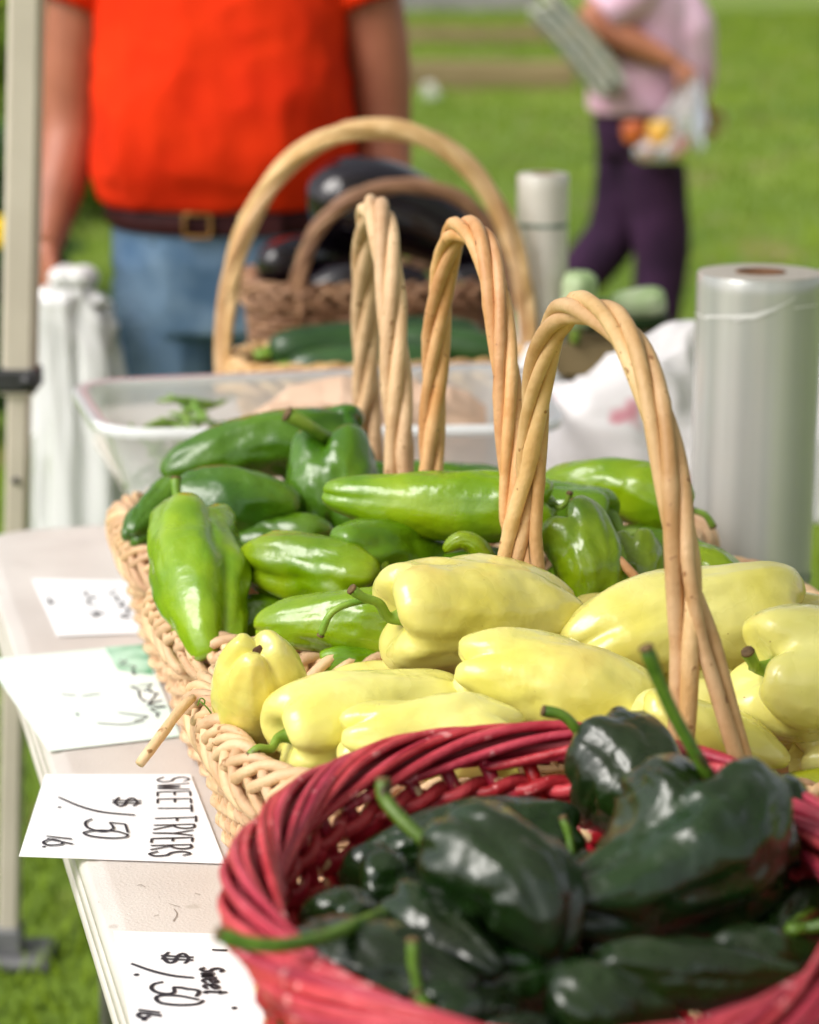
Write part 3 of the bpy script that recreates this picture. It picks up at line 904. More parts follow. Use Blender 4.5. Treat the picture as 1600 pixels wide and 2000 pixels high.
# loose rod ends that stick out
lp = [P(378, 1362, 1.515), P(352, 1386, 1.50), P(318, 1432, 1.475), P(273, 1492, 1.45)]
mk('loose_rod', *tube(spline(lp, 9), [0.0030, 0.0036, 0.0039, 0.0040, 0.0037, 0.0041, 0.0039, 0.0040, 0.0036], 9), M['wicker_pale'], bY)
lp = [P(1192, 1076, 1.70), P(1225, 1110, 1.69), P(1285, 1175, 1.68)]
mk('loose_rod', *tube(spline(lp, 8), 0.0040, 8), M['wicker_orange'], bL)
lp = [P(386, 1378, 1.49), P(392, 1364, 1.49), P(400, 1368, 1.49), P(398, 1376, 1.49), P(392, 1370, 1.488), P(406, 1384, 1.487), P(418, 1402, 1.486)]
mk('tendril', *tube(spline(lp, 26), 0.0006, 5), M['stem_dark'], bY)

# red painted basket
RC = np.array([0.080, 1.112]); RA, RB = 0.168, 0.212; RRZ = 0.918
th = np.linspace(0, 2 * math.pi, 400, endpoint=False)
oR = np.stack([RC[0] + RA * np.cos(th), RC[1] + RB * np.sin(th)], 1)
bR = empty('red_basket', (*RC, TZ), 'round red painted wicker basket full of dark poblanos', 'basket')
woven(bR, RC + (oR - RC) * 0.97, TZ + 0.006, RRZ - 0.026, 42, 13, 0.0070, M['red_worn'], M['red_worn'], 0.0042, bottom=0.74, bulge=0.05, st_r=0.0050, top_ext=0.14, lean=1.5, flat=0.55)
def red_rim():
    n = 46
    rs = random.Random(4)
    for k in range(n):
        m_ = 34
        pts = []
        span = R(rs.uniform(92, 112))
        t0 = k / n * 2 * math.pi
        rr = rs.uniform(0.0132, 0.0162)
        for i in range(m_):
            t = i / (m_ - 1)
            a = t0 + span * t
            phi = R(-70) + R(300) * t                       # from low outside over the top to low inside
            ro = rr * math.cos(phi) * 1.0
            zo = rr * 0.92 * math.sin(phi)
            nx, ny = math.cos(a), math.sin(a)
            wob = 0.0012 * math.sin(5 * a + k)
            pts.append([RC[0] + (RA + ro + wob) * nx, RC[1] + (RB + ro + wob) * ny, RRZ + zo])
        r_ = 0.0029 * rs.uniform(0.82, 1.2)
        tp = 1 + 0.09 * np.sin(np.linspace(0, rs.uniform(5, 12), m_) + k); tp[0] = 0.6; tp[-1] = 0.6
        mk('rim_rod', *tube(pts, r_ * tp, 8), M['red_wicker'], bR)
    # core that the rods are wrapped on
    a = np.linspace(0, 2 * math.pi, 90, endpoint=False)
    mk('rim_core', *tube(np.stack([RC[0] + RA * np.cos(a), RC[1] + RB * np.sin(a), np.full(90, RRZ)], 1), 0.0095, 10, closed=True, ref=[0, 0, 1]), M['red_core'], bR)
    # one pair of twining rods below the openwork
    for s in (0, 1):
        a = np.linspace(0, 2 * math.pi, 240, endpoint=False)
        o_ = 0.006 * np.cos(20 * a + s * math.pi)
        mk('twining_rod', *tube(np.stack([RC[0] + (RA * 0.965 + o_) * np.cos(a), RC[1] + (RB * 0.965 + o_) * np.sin(a), RRZ - 0.024 + 0.003 * np.sin(20 * a + s * math.pi)], 1), 0.0046, 7, closed=True, ref=[0, 0, 1]), M['red_wicker'], bR)
red_rim()
# ================================================================== PEPPERS
PROF = {
 'bell': [(.10, 0), (.075, .15), (.03, .33), (.0, .52), (.008, .70), (.05, .87), (.15, .98), (.3, 1), (.5, .97), (.7, .90), (.84, .79), (.94, .60), (.99, .40), (.99, .22), (.955, 0)],
 'taper': [(.09, 0), (.065, .17), (.02, .38), (0, .58), (.01, .77), (.045, .92), (.12, 1), (.28, 1.01), (.5, .97), (.7, .87), (.85, .74), (.94, .58), (.99, .39), (.995, .2), (.955, 0)],
 'long': [(.05, 0), (.03, .15), (.0, .35), (.0, .52), (.025, .72), (.09, .91), (.2, 1), (.4, .98), (.6, .88), (.78, .72), (.9, .54), (.965, .36), (.995, .17), (1, 0)],
 'pob': [(.12, 0), (.085, .18), (.025, .4), (0, .58), (.015, .78), (.07, .94), (.17, 1), (.35, .97), (.55, .84), (.75, .60), (.88, .40), (.96, .24), (1, 0)],
 'cuke': [(0, 0), (.005, .25), (.03, .55), (.09, .82), (.2, .96), (.4, 1), (.6, 1), (.8, .97), (.91, .85), (.97, .6), (.995, .3), (1, 0)],
 'egg': [(.02, 0), (0, .2), (.02, .38), (.08, .52), (.2, .66), (.4, .84), (.6, .98), (.75, 1), (.87, .9), (.95, .66), (.99, .34), (1, 0)],
}
def flesh(S, T, r, kind, lobes=3, depth=0.14, bend=(0, 0, 0), seed=0, lump=0.07, NS=46, NA=52, wave=0.03, sq=1.0, crease=0.05):
    S, T = np.asarray(S, float), np.asarray(T, float)
    pr = np.array(PROF[kind])
    q = np.c_[pr * [np.linalg.norm(T - S) / max(r, 1e-6), 1.0], np.zeros(len(pr))]
    q = spline(q, 220)
    q = resample(q, NS)
    q[:, 1] = np.maximum(q[:, 1], 0)
    q[0, 1] = q[-1, 1] = 0.002
    a_ = q[:, 0] / (np.linalg.norm(T - S) / r)
    mid = (S + T) / 2 + np.asarray(bend, float)
    sp = lambda t: ((1 - t) ** 2)[:, None] * S + (2 * t * (1 - t))[:, None] * (2 * mid - (S + T) / 2) + (t ** 2)[:, None] * T
    tt = np.linspace(0, 1, 60)
    C = sp(tt)
    rs = random.Random(seed)
    ref = np.array([rs.uniform(-1, 1), rs.uniform(-1, 1), rs.uniform(-1, 1)])
    Tt, Nn, Bb = frames(C, ref=ref)
    phs = rs.uniform(0, 6.28); w1 = rs.uniform(0.15, 0.4); w2 = rs.uniform(0, 6.28)
    V = []
    ox = rs.uniform(0, 50)
    for i in range(NS):
        t = min(max(a_[i], 0), 1)
        f = t * 59; j = min(int(f), 58); u = f - j
        c = C[j] * (1 - u) + C[j + 1] * u
        n_ = Nn[j] * (1 - u) + Nn[j + 1] * u
        b_ = Bb[j] * (1 - u) + Bb[j + 1] * u
        tg = Tt[j]
        dd = depth * (0.55 + 0.75 * (2 * t - 1) ** 2) * (0.75 + 0.5 * noise.noise((t * 2.3 + ox, ox, 0)))
        tw = 0.5 * noise.noise((t * 1.4, ox, 3.0))
        for k in range(NA):
            ph = k / NA * 2 * math.pi
            pw = ph + w1 * math.sin(ph + w2) + tw
            m = abs(math.cos(lobes * pw / 2 + phs))
            g_ = (1 - m) ** 1.7
            lf = 1 - dd * g_
            rr = q[i, 1] * r * lf
            d = n_ * math.cos(ph) * sq + b_ * math.sin(ph)
            nz = noise.noise((d[0] * 1.3 + ox, d[1] * 1.3 + t * 3.0 * (np.linalg.norm(T - S) / r) / 4, d[2] * 1.3))
            nz2 = noise.noise((d[0] * 3 + ox, d[1] * 3 + t * 9, d[2] * 3 + 7))
            nz3 = noise.noise((d[0] * 4.5 + ox, d[1] * 4.5 + t * (np.linalg.norm(T - S) / r) * 2.2, d[2] * 4.5 + 3))
            rr *= 1 + lump * nz + lump * 0.42 * nz2 + lump * 0.22 * nz3 + wave * math.sin(t * 9 + ox)
            cn = abs(noise.noise((d[0] * 1.5 + ox * 1.7, d[1] * 1.5 + t * 1.1, d[2] * 1.5 + 11)))
            rr *= 1 - crease * max(0.0, 1 - cn * 7.5) * min(1.0, q[i, 1] * 1.4)
            ax = 0.0
            if t < 0.25:
                ax = -0.16 * r * (1 - g_ * 1.6) * min(1, q[i, 1] * 1.5) * (1 - t / 0.25) * depth / 0.14
            elif t > 0.72:
                ax = 0.20 * r * (0.6 - g_ * 1.5) * min(1, q[i, 1] * 2.2) * ((t - 0.72) / 0.28) * depth / 0.14
            V.append(c + d * rr + tg * ax)
    F = []
    for i in range(NS - 1):
        for k in range(NA):
            l = (k + 1) % NA
            F.append([i * NA + k, i * NA + l, (i + 1) * NA + l, (i + 1) * NA + k])
    F.append(list(range(NA))[::-1]); F.append([(NS - 1) * NA + k for k in range(NA)])
    return np.array(V), F, C
def stem_mesh(pts, r0=0.0105, r1=0.0042, r2=0.0052, n=22, sides=12):
    c = spline(pts, n)
    t = np.linspace(0, 1, n)
    rad = r1 + (r0 - r1) * np.exp(-t * 9) + (r2 - r1) * np.clip((t - 0.75) / 0.25, 0, 1)
    rad[-1] *= 0.7
    V, F = tube(c, rad, sides)
    V = V.reshape(n, sides, 3)
    for k in range(0, sides, 2):                       # ribs
        V[:, k] = c + (V[:, k] - c) * 0.86
    return V.reshape(-1, 3), F, c, rad
NAMES = {'yellow': 'yellow_pepper', 'yellow_green': 'yellow_pepper', 'lime': 'green_pepper', 'midgreen': 'green_pepper', 'green': 'green_pepper', 'poblano': 'poblano_pepper'}
GROUPS = {'yellow': 'yellow peppers in the front wicker basket', 'yellow_green': 'yellow peppers in the front wicker basket', 'lime': 'light green peppers', 'midgreen': 'light green peppers', 'green': 'dark green peppers', 'poblano': 'poblanos in the red basket'}
seedn = [100]
def pep(col, S, T, rpx, kind, label, lobes=3, depth=0.14, bend=(0, 0, 0), stem=None, lump=0.10, wave=0.035, sr=1.0, seed=None, dry=True, group=None, sq=1.0):
    """S stem end, T blossom end, each (px, py, distance); rpx half thickness in sighted pixels at the middle"""
    seedn[0] += 1
    sd_ = seed if seed is not None else seedn[0]
    s, t = P(*S), P(*T)
    mid = (S[2] + T[2]) / 2
    r = rpx / FPX * (mid * math.cos(PITCH) + 0.45 * math.sin(PITCH))
    V, F, C = flesh(s, t, r, kind, lobes, depth, bend, sd_, lump, wave=wave, sq=sq, crease={'poblano': 0.13, 'green': 0.08, 'lime': 0.075, 'midgreen': 0.07}.get(col, 0.05))
    o = mk(NAMES[col], V, F, M[col], label=label, cat='pepper', group=group or GROUPS[col])
    if stem:
        ax = (C[3] - C[0]); ax /= np.linalg.norm(ax)
        pts = [C[0] + ax * r * 0.20, C[0] - ax * r * 0.10] + [P(*q) for q in stem]
        ms = M['stem_dark'] if col == 'poblano' else M['stem']
        k = sr * (1.0 if r > 0.025 else 0.8)
        SV, SF, c, rad = stem_mesh(pts, 0.0105 * k, 0.0040 * k, 0.0048 * k)
        so = mk('stem', SV, SF, ms, o)
        if dry:
            d = c[-1] - c[-2]; d /= np.linalg.norm(d)
            mk('cut_end', *tube([c[-1] - d * 0.0012, c[-1] + d * 0.0006, c[-1] + d * 0.0012], [rad[-2] * 1.0, rad[-2] * 0.92, rad[-2] * 0.4], 10), M['dry'], so)
    return o

# ---- yellow peppers, front wicker basket
o = pep('yellow', (514, 1500, 1.53), (503, 1262, 1.45), 100, 'bell', 'upright yellow pepper with a brown scar on its blossom end, at the basket corner', 3, 0.17, lump=0.07, seed=17)
V_, F_ = ellipsoid((0, 0, 0), 0.0042, 0.0042, 0.0016, 10, 5)
V_ = np.array([v * (1 + 0.5 * noise.noise((v[0] * 700, v[1] * 700, 2))) for v in V_])
tipv = np.array([v.co[:] for v in list(o.data.vertices)[-52:]]).mean(0) + ORG[o.name]
V_ = V_ * 1.15
V_[:, [1, 2]] = V_[:, [2, 1]]
mk('blossom_scar', V_ + tipv + [0.0, -0.0012, 0.0006], F_, M['scar'], o)
pep('yellow', (552, 1440, 1.415), (905, 1375, 1.49), 98, 'taper', 'orange-tinged yellow pepper with a withered stem pointing at the basket rim', 3, 0.14, lump=0.06, stem=[(530, 1462, 1.405), (505, 1462, 1.40), (487, 1478, 1.397)], sr=0.8, bend=(0, 0, 0.004))
pep('yellow', (1000, 1460, 1.40), (675, 1440, 1.385), 96, 'bell', 'pale yellow pepper partly hidden behind the red rim', 3, 0.24, lump=0.12)
pep('yellow', (770, 1205, 1.55), (1115, 1205, 1.60), 116, 'taper', 'large yellow pepper on top of the pile, its stem towards the green basket', 3, 0.16, stem=[(740, 1178, 1.54), (708, 1166, 1.533), (686, 1150, 1.53)], sr=0.95, bend=(0, 0, 0.003), seed=21)
pep('yellow', (1265, 1440, 1.465), (900, 1300, 1.47), 112, 'bell', 'smooth pale yellow pepper in the middle just above the red rim', 3, 0.18, bend=(0, 0, 0.008), lump=0.16, seed=122)
pep('yellow', (1530, 1215, 1.61), (1115, 1275, 1.56), 116, 'taper', 'big yellow pepper behind the near leg of the front handle', 3, 0.15, bend=(0, 0, 0.012), seed=23)
pep('yellow', (1240, 1210, 1.66), (1105, 1205, 1.65), 55, 'bell', 'small yellow pepper wedged behind the two largest ones', 3, 0.14)
pep('yellow', (1488, 1305, 1.44), (1760, 1350, 1.47), 138, 'bell', 'yellow pepper at the right edge of the picture with a stubby green stem', 3, 0.24, stem=[(1472, 1295, 1.43), (1460, 1272, 1.425)], sr=1.1, seed=31)
pep('yellow', (1660, 1235, 1.62), (1395, 1200, 1.66), 66, 'taper', 'yellow pepper far back on the right against the basket rim', 3, 0.12)
pep('yellow', (1255, 1420, 1.405), (1520, 1500, 1.405), 96, 'taper', 'yellow pepper standing behind the poblano with the tallest stem', 3, 0.20, seed=33)
pep('yellow_green', (1700, 1560, 1.40), (1515, 1545, 1.39), 55, 'taper', 'greenish yellow pepper low at the right edge of the basket', 3, 0.12)
pep('yellow', (760, 1560, 1.40), (970, 1545, 1.40), 66, 'bell', 'yellow pepper seen through the openwork of the red rim', 3, 0.16)
for x, y, D, x2, y2, D2, lb in [(1330, 1390, 1.50, 1560, 1430, 1.50, 'yellow pepper low beside the split foot of the front handle'),
    (640, 1390, 1.57, 860, 1330, 1.60, 'yellow pepper low behind the orange-tinged one'),
    (1280, 1330, 1.58, 1520, 1340, 1.58, 'yellow pepper in the gap below the big one behind the handle'),
    (1560, 1480, 1.45, 1760, 1460, 1.46, 'yellow pepper below the one with the stubby stem')]:
    pep('yellow', (x, y, D), (x2, y2, D2), 74, 'taper', lb, 3, 0.14)

# ---- light green peppers, middle wicker basket
pep('lime', (378, 1032, 1.825), (416, 1290, 1.675), 99, 'bell', 'big light green pepper slumped over the braided rim', 3, 0.26, bend=(-0.003, 0, 0.012), stem=[(352, 990, 1.84), (344, 955, 1.845), (344, 934, 1.85)], lump=0.15, sr=1.1, seed=41)
pep('lime', (725, 1150, 1.72), (488, 1095, 1.77), 80, 'bell', 'light green pepper lying beside the slumped one, bumpy end up', 3, 0.22, bend=(0, 0, 0.004), seed=42)
pep('midgreen', (668, 1100, 1.735), (905, 1088, 1.84), 82, 'bell', 'green pepper with its stem pointing at the slumped light green one', 3, 0.22, stem=[(645, 1098, 1.73), (622, 1098, 1.725), (603, 1096, 1.722)], sr=0.8, seed=43)
pep('lime', (805, 1228, 1.645), (500, 1228, 1.665), 72, 'long', 'long green pepper behind the yellow pepper with the scar', 3, 0.10, bend=(0, 0, 0.006), lump=0.09, seed=44)
pep('lime', (780, 1190, 1.63), (900, 1190, 1.66), 48, 'bell', 'green pepper with a drooping hooked stem behind the top yellow one', 3, 0.14, stem=[(735, 1172, 1.615), (680, 1180, 1.605), (645, 1200, 1.60), (626, 1242, 1.60)], sr=0.85)
pep('lime', (625, 1300, 1.62), (790, 1292, 1.63), 36, 'long', 'sliver of bright green pepper along the basket divide', 3, 0.08)
pep('lime', (1075, 985, 1.77), (632, 962, 1.80), 70, 'long', 'long light green pepper across the top with a small curled stem', 3, 0.16, bend=(0, 0, -0.006), stem=[(1092, 992, 1.765), (1108, 980, 1.762), (1113, 962, 1.76)], sr=0.65, seed=46, lump=0.06, wave=0.02)
pep('midgreen', (1190, 1012, 1.83), (950, 985, 1.88), 62, 'taper', 'mid green pepper behind the handles with a thick arching stem', 3, 0.12, stem=[(1215, 1040, 1.825), (1255, 1045, 1.82), (1283, 1072, 1.815), (1292, 1110, 1.812)], sr=1.35, dry=False, seed=47)
pep('lime', (1338, 1000, 1.90), (1050, 960, 1.95), 64, 'long', 'light green pepper farthest back with a hooked dark-tipped stem', 3, 0.10, bend=(0, 0, 0.014), stem=[(1352, 997, 1.895), (1378, 1006, 1.89), (1394, 1030, 1.89)], sr=0.8, seed=48)
pep('lime', (1100, 1020, 1.73), (1165, 1200, 1.69), 76, 'taper', 'light green pepper between the handles, leaning towards the yellow ones', 3, 0.20, bend=(0.008, 0, 0.004), seed=49)
pep('lime', (1235, 1055, 1.76), (1255, 1200, 1.72), 52, 'taper', 'small light green pepper behind the loose rod end', 3, 0.22, seed=50)
pep('lime', (1330, 1105, 1.77), (1460, 1190, 1.74), 52, 'taper', 'light green pepper at the far end of the middle basket by the film roll', 3, 0.18, bend=(0, 0, 0.012), seed=51)
pep('lime', (960, 1110, 1.70), (868, 1078, 1.70), 22, 'long', 'small curled bright green pepper tip above the top yellow one', 3, 0.06, bend=(0, 0, 0.016))
for x, y, D, x2, y2, D2, lb in [(430, 1230, 1.74, 640, 1190, 1.76, 'green pepper low behind the slumped one, mostly hidden'),
    (860, 1130, 1.78, 1060, 1110, 1.80, 'sliver of green pepper under the long light green one'),
    (1080, 1150, 1.78, 1290, 1130, 1.80, 'sliver of green pepper low between the handle feet'),
    (1200, 1080, 1.86, 1380, 1090, 1.84, 'green pepper low behind the thick arching stem')]:
    pep('midgreen', (x, y, D), (x2, y2, D2), 56, 'taper', lb, 3, 0.12)

# ---- dark green peppers, rear wicker basket
pep('green', (690, 880, 2.12), (325, 935, 2.08), 72, 'taper', 'long dark green pepper along the back of the rear basket', 3, 0.12, bend=(0, 0, 0.020), lump=0.14, seed=61)
pep('green', (650, 872, 2.02), (655, 1060, 1.97), 92, 'bell', 'dark green bell pepper with a thick slanting stem and high shoulder', 3, 0.30, stem=[(622, 846, 2.00), (595, 828, 1.99), (560, 808, 1.985)], sr=1.7, lump=0.10, seed=64, dry=True)
pep('green', (362, 985, 1.955), (580, 1000, 1.945), 88, 'bell', 'glossy dark green pepper beside the slumped light green one', 3, 0.18, lump=0.07, seed=63)
pep('green', (345, 965, 2.02), (255, 1050, 1.95), 46, 'taper', 'dark green pepper pressed against the far corner of the rear basket', 3, 0.14)
pep('green', (700, 830, 2.12), (560, 850, 2.14), 44, 'bell', 'dark green pepper peeking out behind the thick-stemmed bell', 3, 0.14)
for x, y, D, x2, y2, D2, lb in [(560, 960, 2.1, 760, 930, 2.1, 'dark green pepper low behind the thick-stemmed bell'),
    (780, 950, 2.1, 1000, 950, 2.12, 'dark green pepper low at the foot of the pale handle')]:
    pep('green', (x, y, D), (x2, y2, D2), 50, 'taper', lb, 3, 0.12)

pep('green', (480, 1075, 1.93), (650, 1055, 1.92), 66, 'bell', 'dark green pepper in the shadow between the slumped pepper and the bell', 3, 0.16)
# ---- poblanos, red basket
pep('poblano', (1165, 1480, 1.285), (1258, 1700, 1.22), 126, 'pob', 'dark poblano standing at the back of the red basket with a short curved stem', 3, 0.14, bend=(0.012, 0, 0.008), stem=[(1130, 1430, 1.285), (1100, 1398, 1.285), (1060, 1388, 1.285)], sr=0.85, lump=0.12, seed=171)
pep('poblano', (1405, 1570, 1.165), (1078, 1765, 1.085), 182, 'pob', 'largest twisted poblano on top with the tallest upright stem', 3, 0.34, bend=(0.018, 0, -0.012), stem=[(1375, 1500, 1.16), (1318, 1400, 1.16), (1285, 1325, 1.16), (1262, 1264, 1.16)], sr=1.0, lump=0.20, seed=72, wave=0.05)
pep('poblano', (885, 1690, 1.105), (1085, 1870, 1.05), 144, 'pob', 'plump poblano with a curved stem rising past the red rim', 3, 0.16, stem=[(850, 1660, 1.11), (790, 1606, 1.12), (752, 1560, 1.13), (750, 1522, 1.135)], sr=1.05, lump=0.16, seed=73, bend=(0.01, 0, 0.01))
pep('poblano', (1110, 1650, 1.23), (680, 1690, 1.19), 88, 'pob', 'long poblano lying behind the plump one', 3, 0.12, bend=(0, 0, 0.010), seed=74)
pep('poblano', (770, 1790, 1.09), (980, 1900, 1.04), 90, 'pob', 'poblano whose long stem reaches out over the red rim', 3, 0.16, stem=[(735, 1790, 1.055), (650, 1825, 1.0), (560, 1846, 0.97), (480, 1842, 0.962), (424, 1822, 0.96)], sr=1.15, seed=75)
pep('poblano', (575, 1905, 1.04), (930, 1930, 1.00), 128, 'pob', 'wrinkled poblano lying lowest beside the near red rim', 3, 0.20, lump=0.18, seed=76)
pep('poblano', (1175, 1905, 1.03), (1580, 1905, 1.04), 78, 'pob', 'slim poblano lying just inside the near red rim', 3, 0.12, seed=77)
pep('poblano', (1610, 1770, 1.15), (1480, 1860, 1.10), 70, 'pob', 'poblano at the right edge with a yellowish stem', 3, 0.16, stem=[(1545, 1812, 1.075), (1580, 1812, 1.07), (1640, 1800, 1.065)], sr=1.1, seed=78)
pep('poblano', (1500, 1540, 1.22), (1560, 1740, 1.18), 78, 'pob', 'poblano tucked behind the largest twisted one', 3, 0.14, seed=79)
pep('poblano', (835, 1985, 0.985), (1010, 1960, 1.03), 62, 'pob', 'poblano near the bottom edge with an upright brownish stem', 3, 0.14, stem=[(820, 1945, 0.99), (808, 1890, 0.995), (806, 1835, 1.0)], sr=0.95, seed=80)
pep('poblano', (960, 2040, 0.985), (1120, 2000, 1.01), 50, 'pob', 'poblano at the bottom edge with a bent green stem', 3, 0.14, stem=[(920, 2010, 0.98), (850, 1985, 0.98), (812, 1940, 0.985)], sr=1.0, seed=81)
pep('poblano', (1110, 1700, 1.17), (1180, 1760, 1.16), 60, 'pob', 'poblano deep in the middle showing a thin green stem', 3, 0.12, stem=[(1116, 1670, 1.175), (1112, 1635, 1.18), (1100, 1596, 1.185)], sr=0.8, seed=82)
for x, y, D, x2, y2, D2, lb in [(700, 1760, 1.16, 830, 1740, 1.18, 'poblano low against the red basket wall behind the long stem'),
    (900, 1950, 1.06, 1150, 1900, 1.08, 'poblano low beneath the plump one'),
    (1130, 1880, 1.10, 1380, 1850, 1.12, 'poblano in the dark gap between the plump and the largest ones'),
    (1400, 1920, 1.06, 1640, 1880, 1.08, 'poblano low in the shadow under the largest twisted one'),
    (640, 1850, 1.10, 760, 1800, 1.14, 'poblano beneath the long stem that reaches over the rim'),
    (1080, 1980, 1.02, 1330, 1990, 1.02, 'poblano at the bottom edge, touching the middle of the near rim')]:
    pep('poblano', (x, y - 12, D), (x2, y2 - 12, D2), 96, 'pob', lb, 3, 0.14)
# ================================================================== CLEAR TUB WITH BEANS AND A PAPER BAG
def tub():
    zr, zb = 0.91, TZ + 0.004
    fl, nl, nr, fr_ = (-0.418, 2.60), (-0.345, 2.365), (0.135, 2.50), (0.10, 2.79)
    fl = np.array([-0.41, 2.64]); nl = np.array([-0.335, 2.365])
    v = np.array([0.985, 0.05]); v /= np.linalg.norm(v)
    nr = nl + v * 0.50; fr_ = fl + v * 0.55 + np.array([0, 0.10])
    out = rounded([fl, nl, nr, fr_], 0.055, 120)
    c = out.mean(0); nn = outward(out)
    root = empty('plastic_tub', (*c, zb), 'clear plastic tub behind the pepper baskets holding beans and a paper bag', 'tub')
    rings = []
    for f in np.linspace(0, 1, 10):
        s = 0.80 + 0.20 * f
        rings.append(np.c_[c + (out - c) * s, np.full(120, zb + (zr - zb) * f)])
    V, F = loft(rings, cap=False)
    F.append(list(range(120))[::-1])
    mk('tub_wall', V, F, M['tub'], root)
    prof = [(0.0, 0.0), (0.012, 0.002), (0.016, 0.0), (0.017, -0.010), (0.014, -0.011), (0.013, -0.003), (0.002, -0.004)]
    rings = [np.c_[out + nn * o_, np.full(120, zr + z)] for o_, z in prof]
    rings.append(rings[0])
    mk('tub_rim', *loft(rings, cap=False), M['tub_rim'], root)
    # beans
    rs = random.Random(8)
    for k in range(46):
        b = np.array([-0.282 + rs.uniform(-0.035, 0.035), 2.53 + rs.uniform(-0.06, 0.06), 0.80 + 0.100 * (k / 46) + rs.uniform(0, 0.008)])
        a = rs.uniform(0, 3.14); L_ = rs.uniform(0.05, 0.075)
        d = np.array([math.cos(a), math.sin(a), rs.uniform(-0.2, 0.5)])
        pts = spline([b - d * L_ / 2, b + [0, 0, rs.uniform(-0.006, 0.008)], b + d * L_ / 2], 9)
        mk('green_bean', *tube(pts, [0.0012, 0.003, 0.0036, 0.0038, 0.0038, 0.0038, 0.0036, 0.003, 0.0012], 7), M['bean'],
           label='thin green bean in the heap at the end of the clear tub', cat='bean', group='green beans in the clear tub')
    # crumpled brown paper bag lying in the tub
    rings = []
    a = np.linspace(0, 2 * math.pi, 44, endpoint=False)
    for i in range(15):
        t = i / 14
        x = -0.215 + 0.31 * t
        e = (math.sin(math.pi * (0.06 + 0.88 * t))) ** 0.4
        r = []
        for k, an in enumerate(a):
            cy, cz = math.cos(an), math.sin(an)
            nz = noise.noise((t * 4, cy * 2, cz * 2)) * 0.020 + noise.noise((t * 11, cy * 4, cz * 4)) * 0.008
            sx = np.sign(cy) * abs(cy) ** 0.6; sz = np.sign(cz) * abs(cz) ** 0.6
            r.append([x, 2.555 + (0.105 * e + nz) * sx + 0.06 * t, 0.838 + (0.074 * e + nz) * sz])
        rings.append(np.array(r))
    mk('paper_bag', *loft(rings), M['kraft'], label='crumpled brown paper bag lying inside the clear tub', cat='bag', smooth=False)
tub()

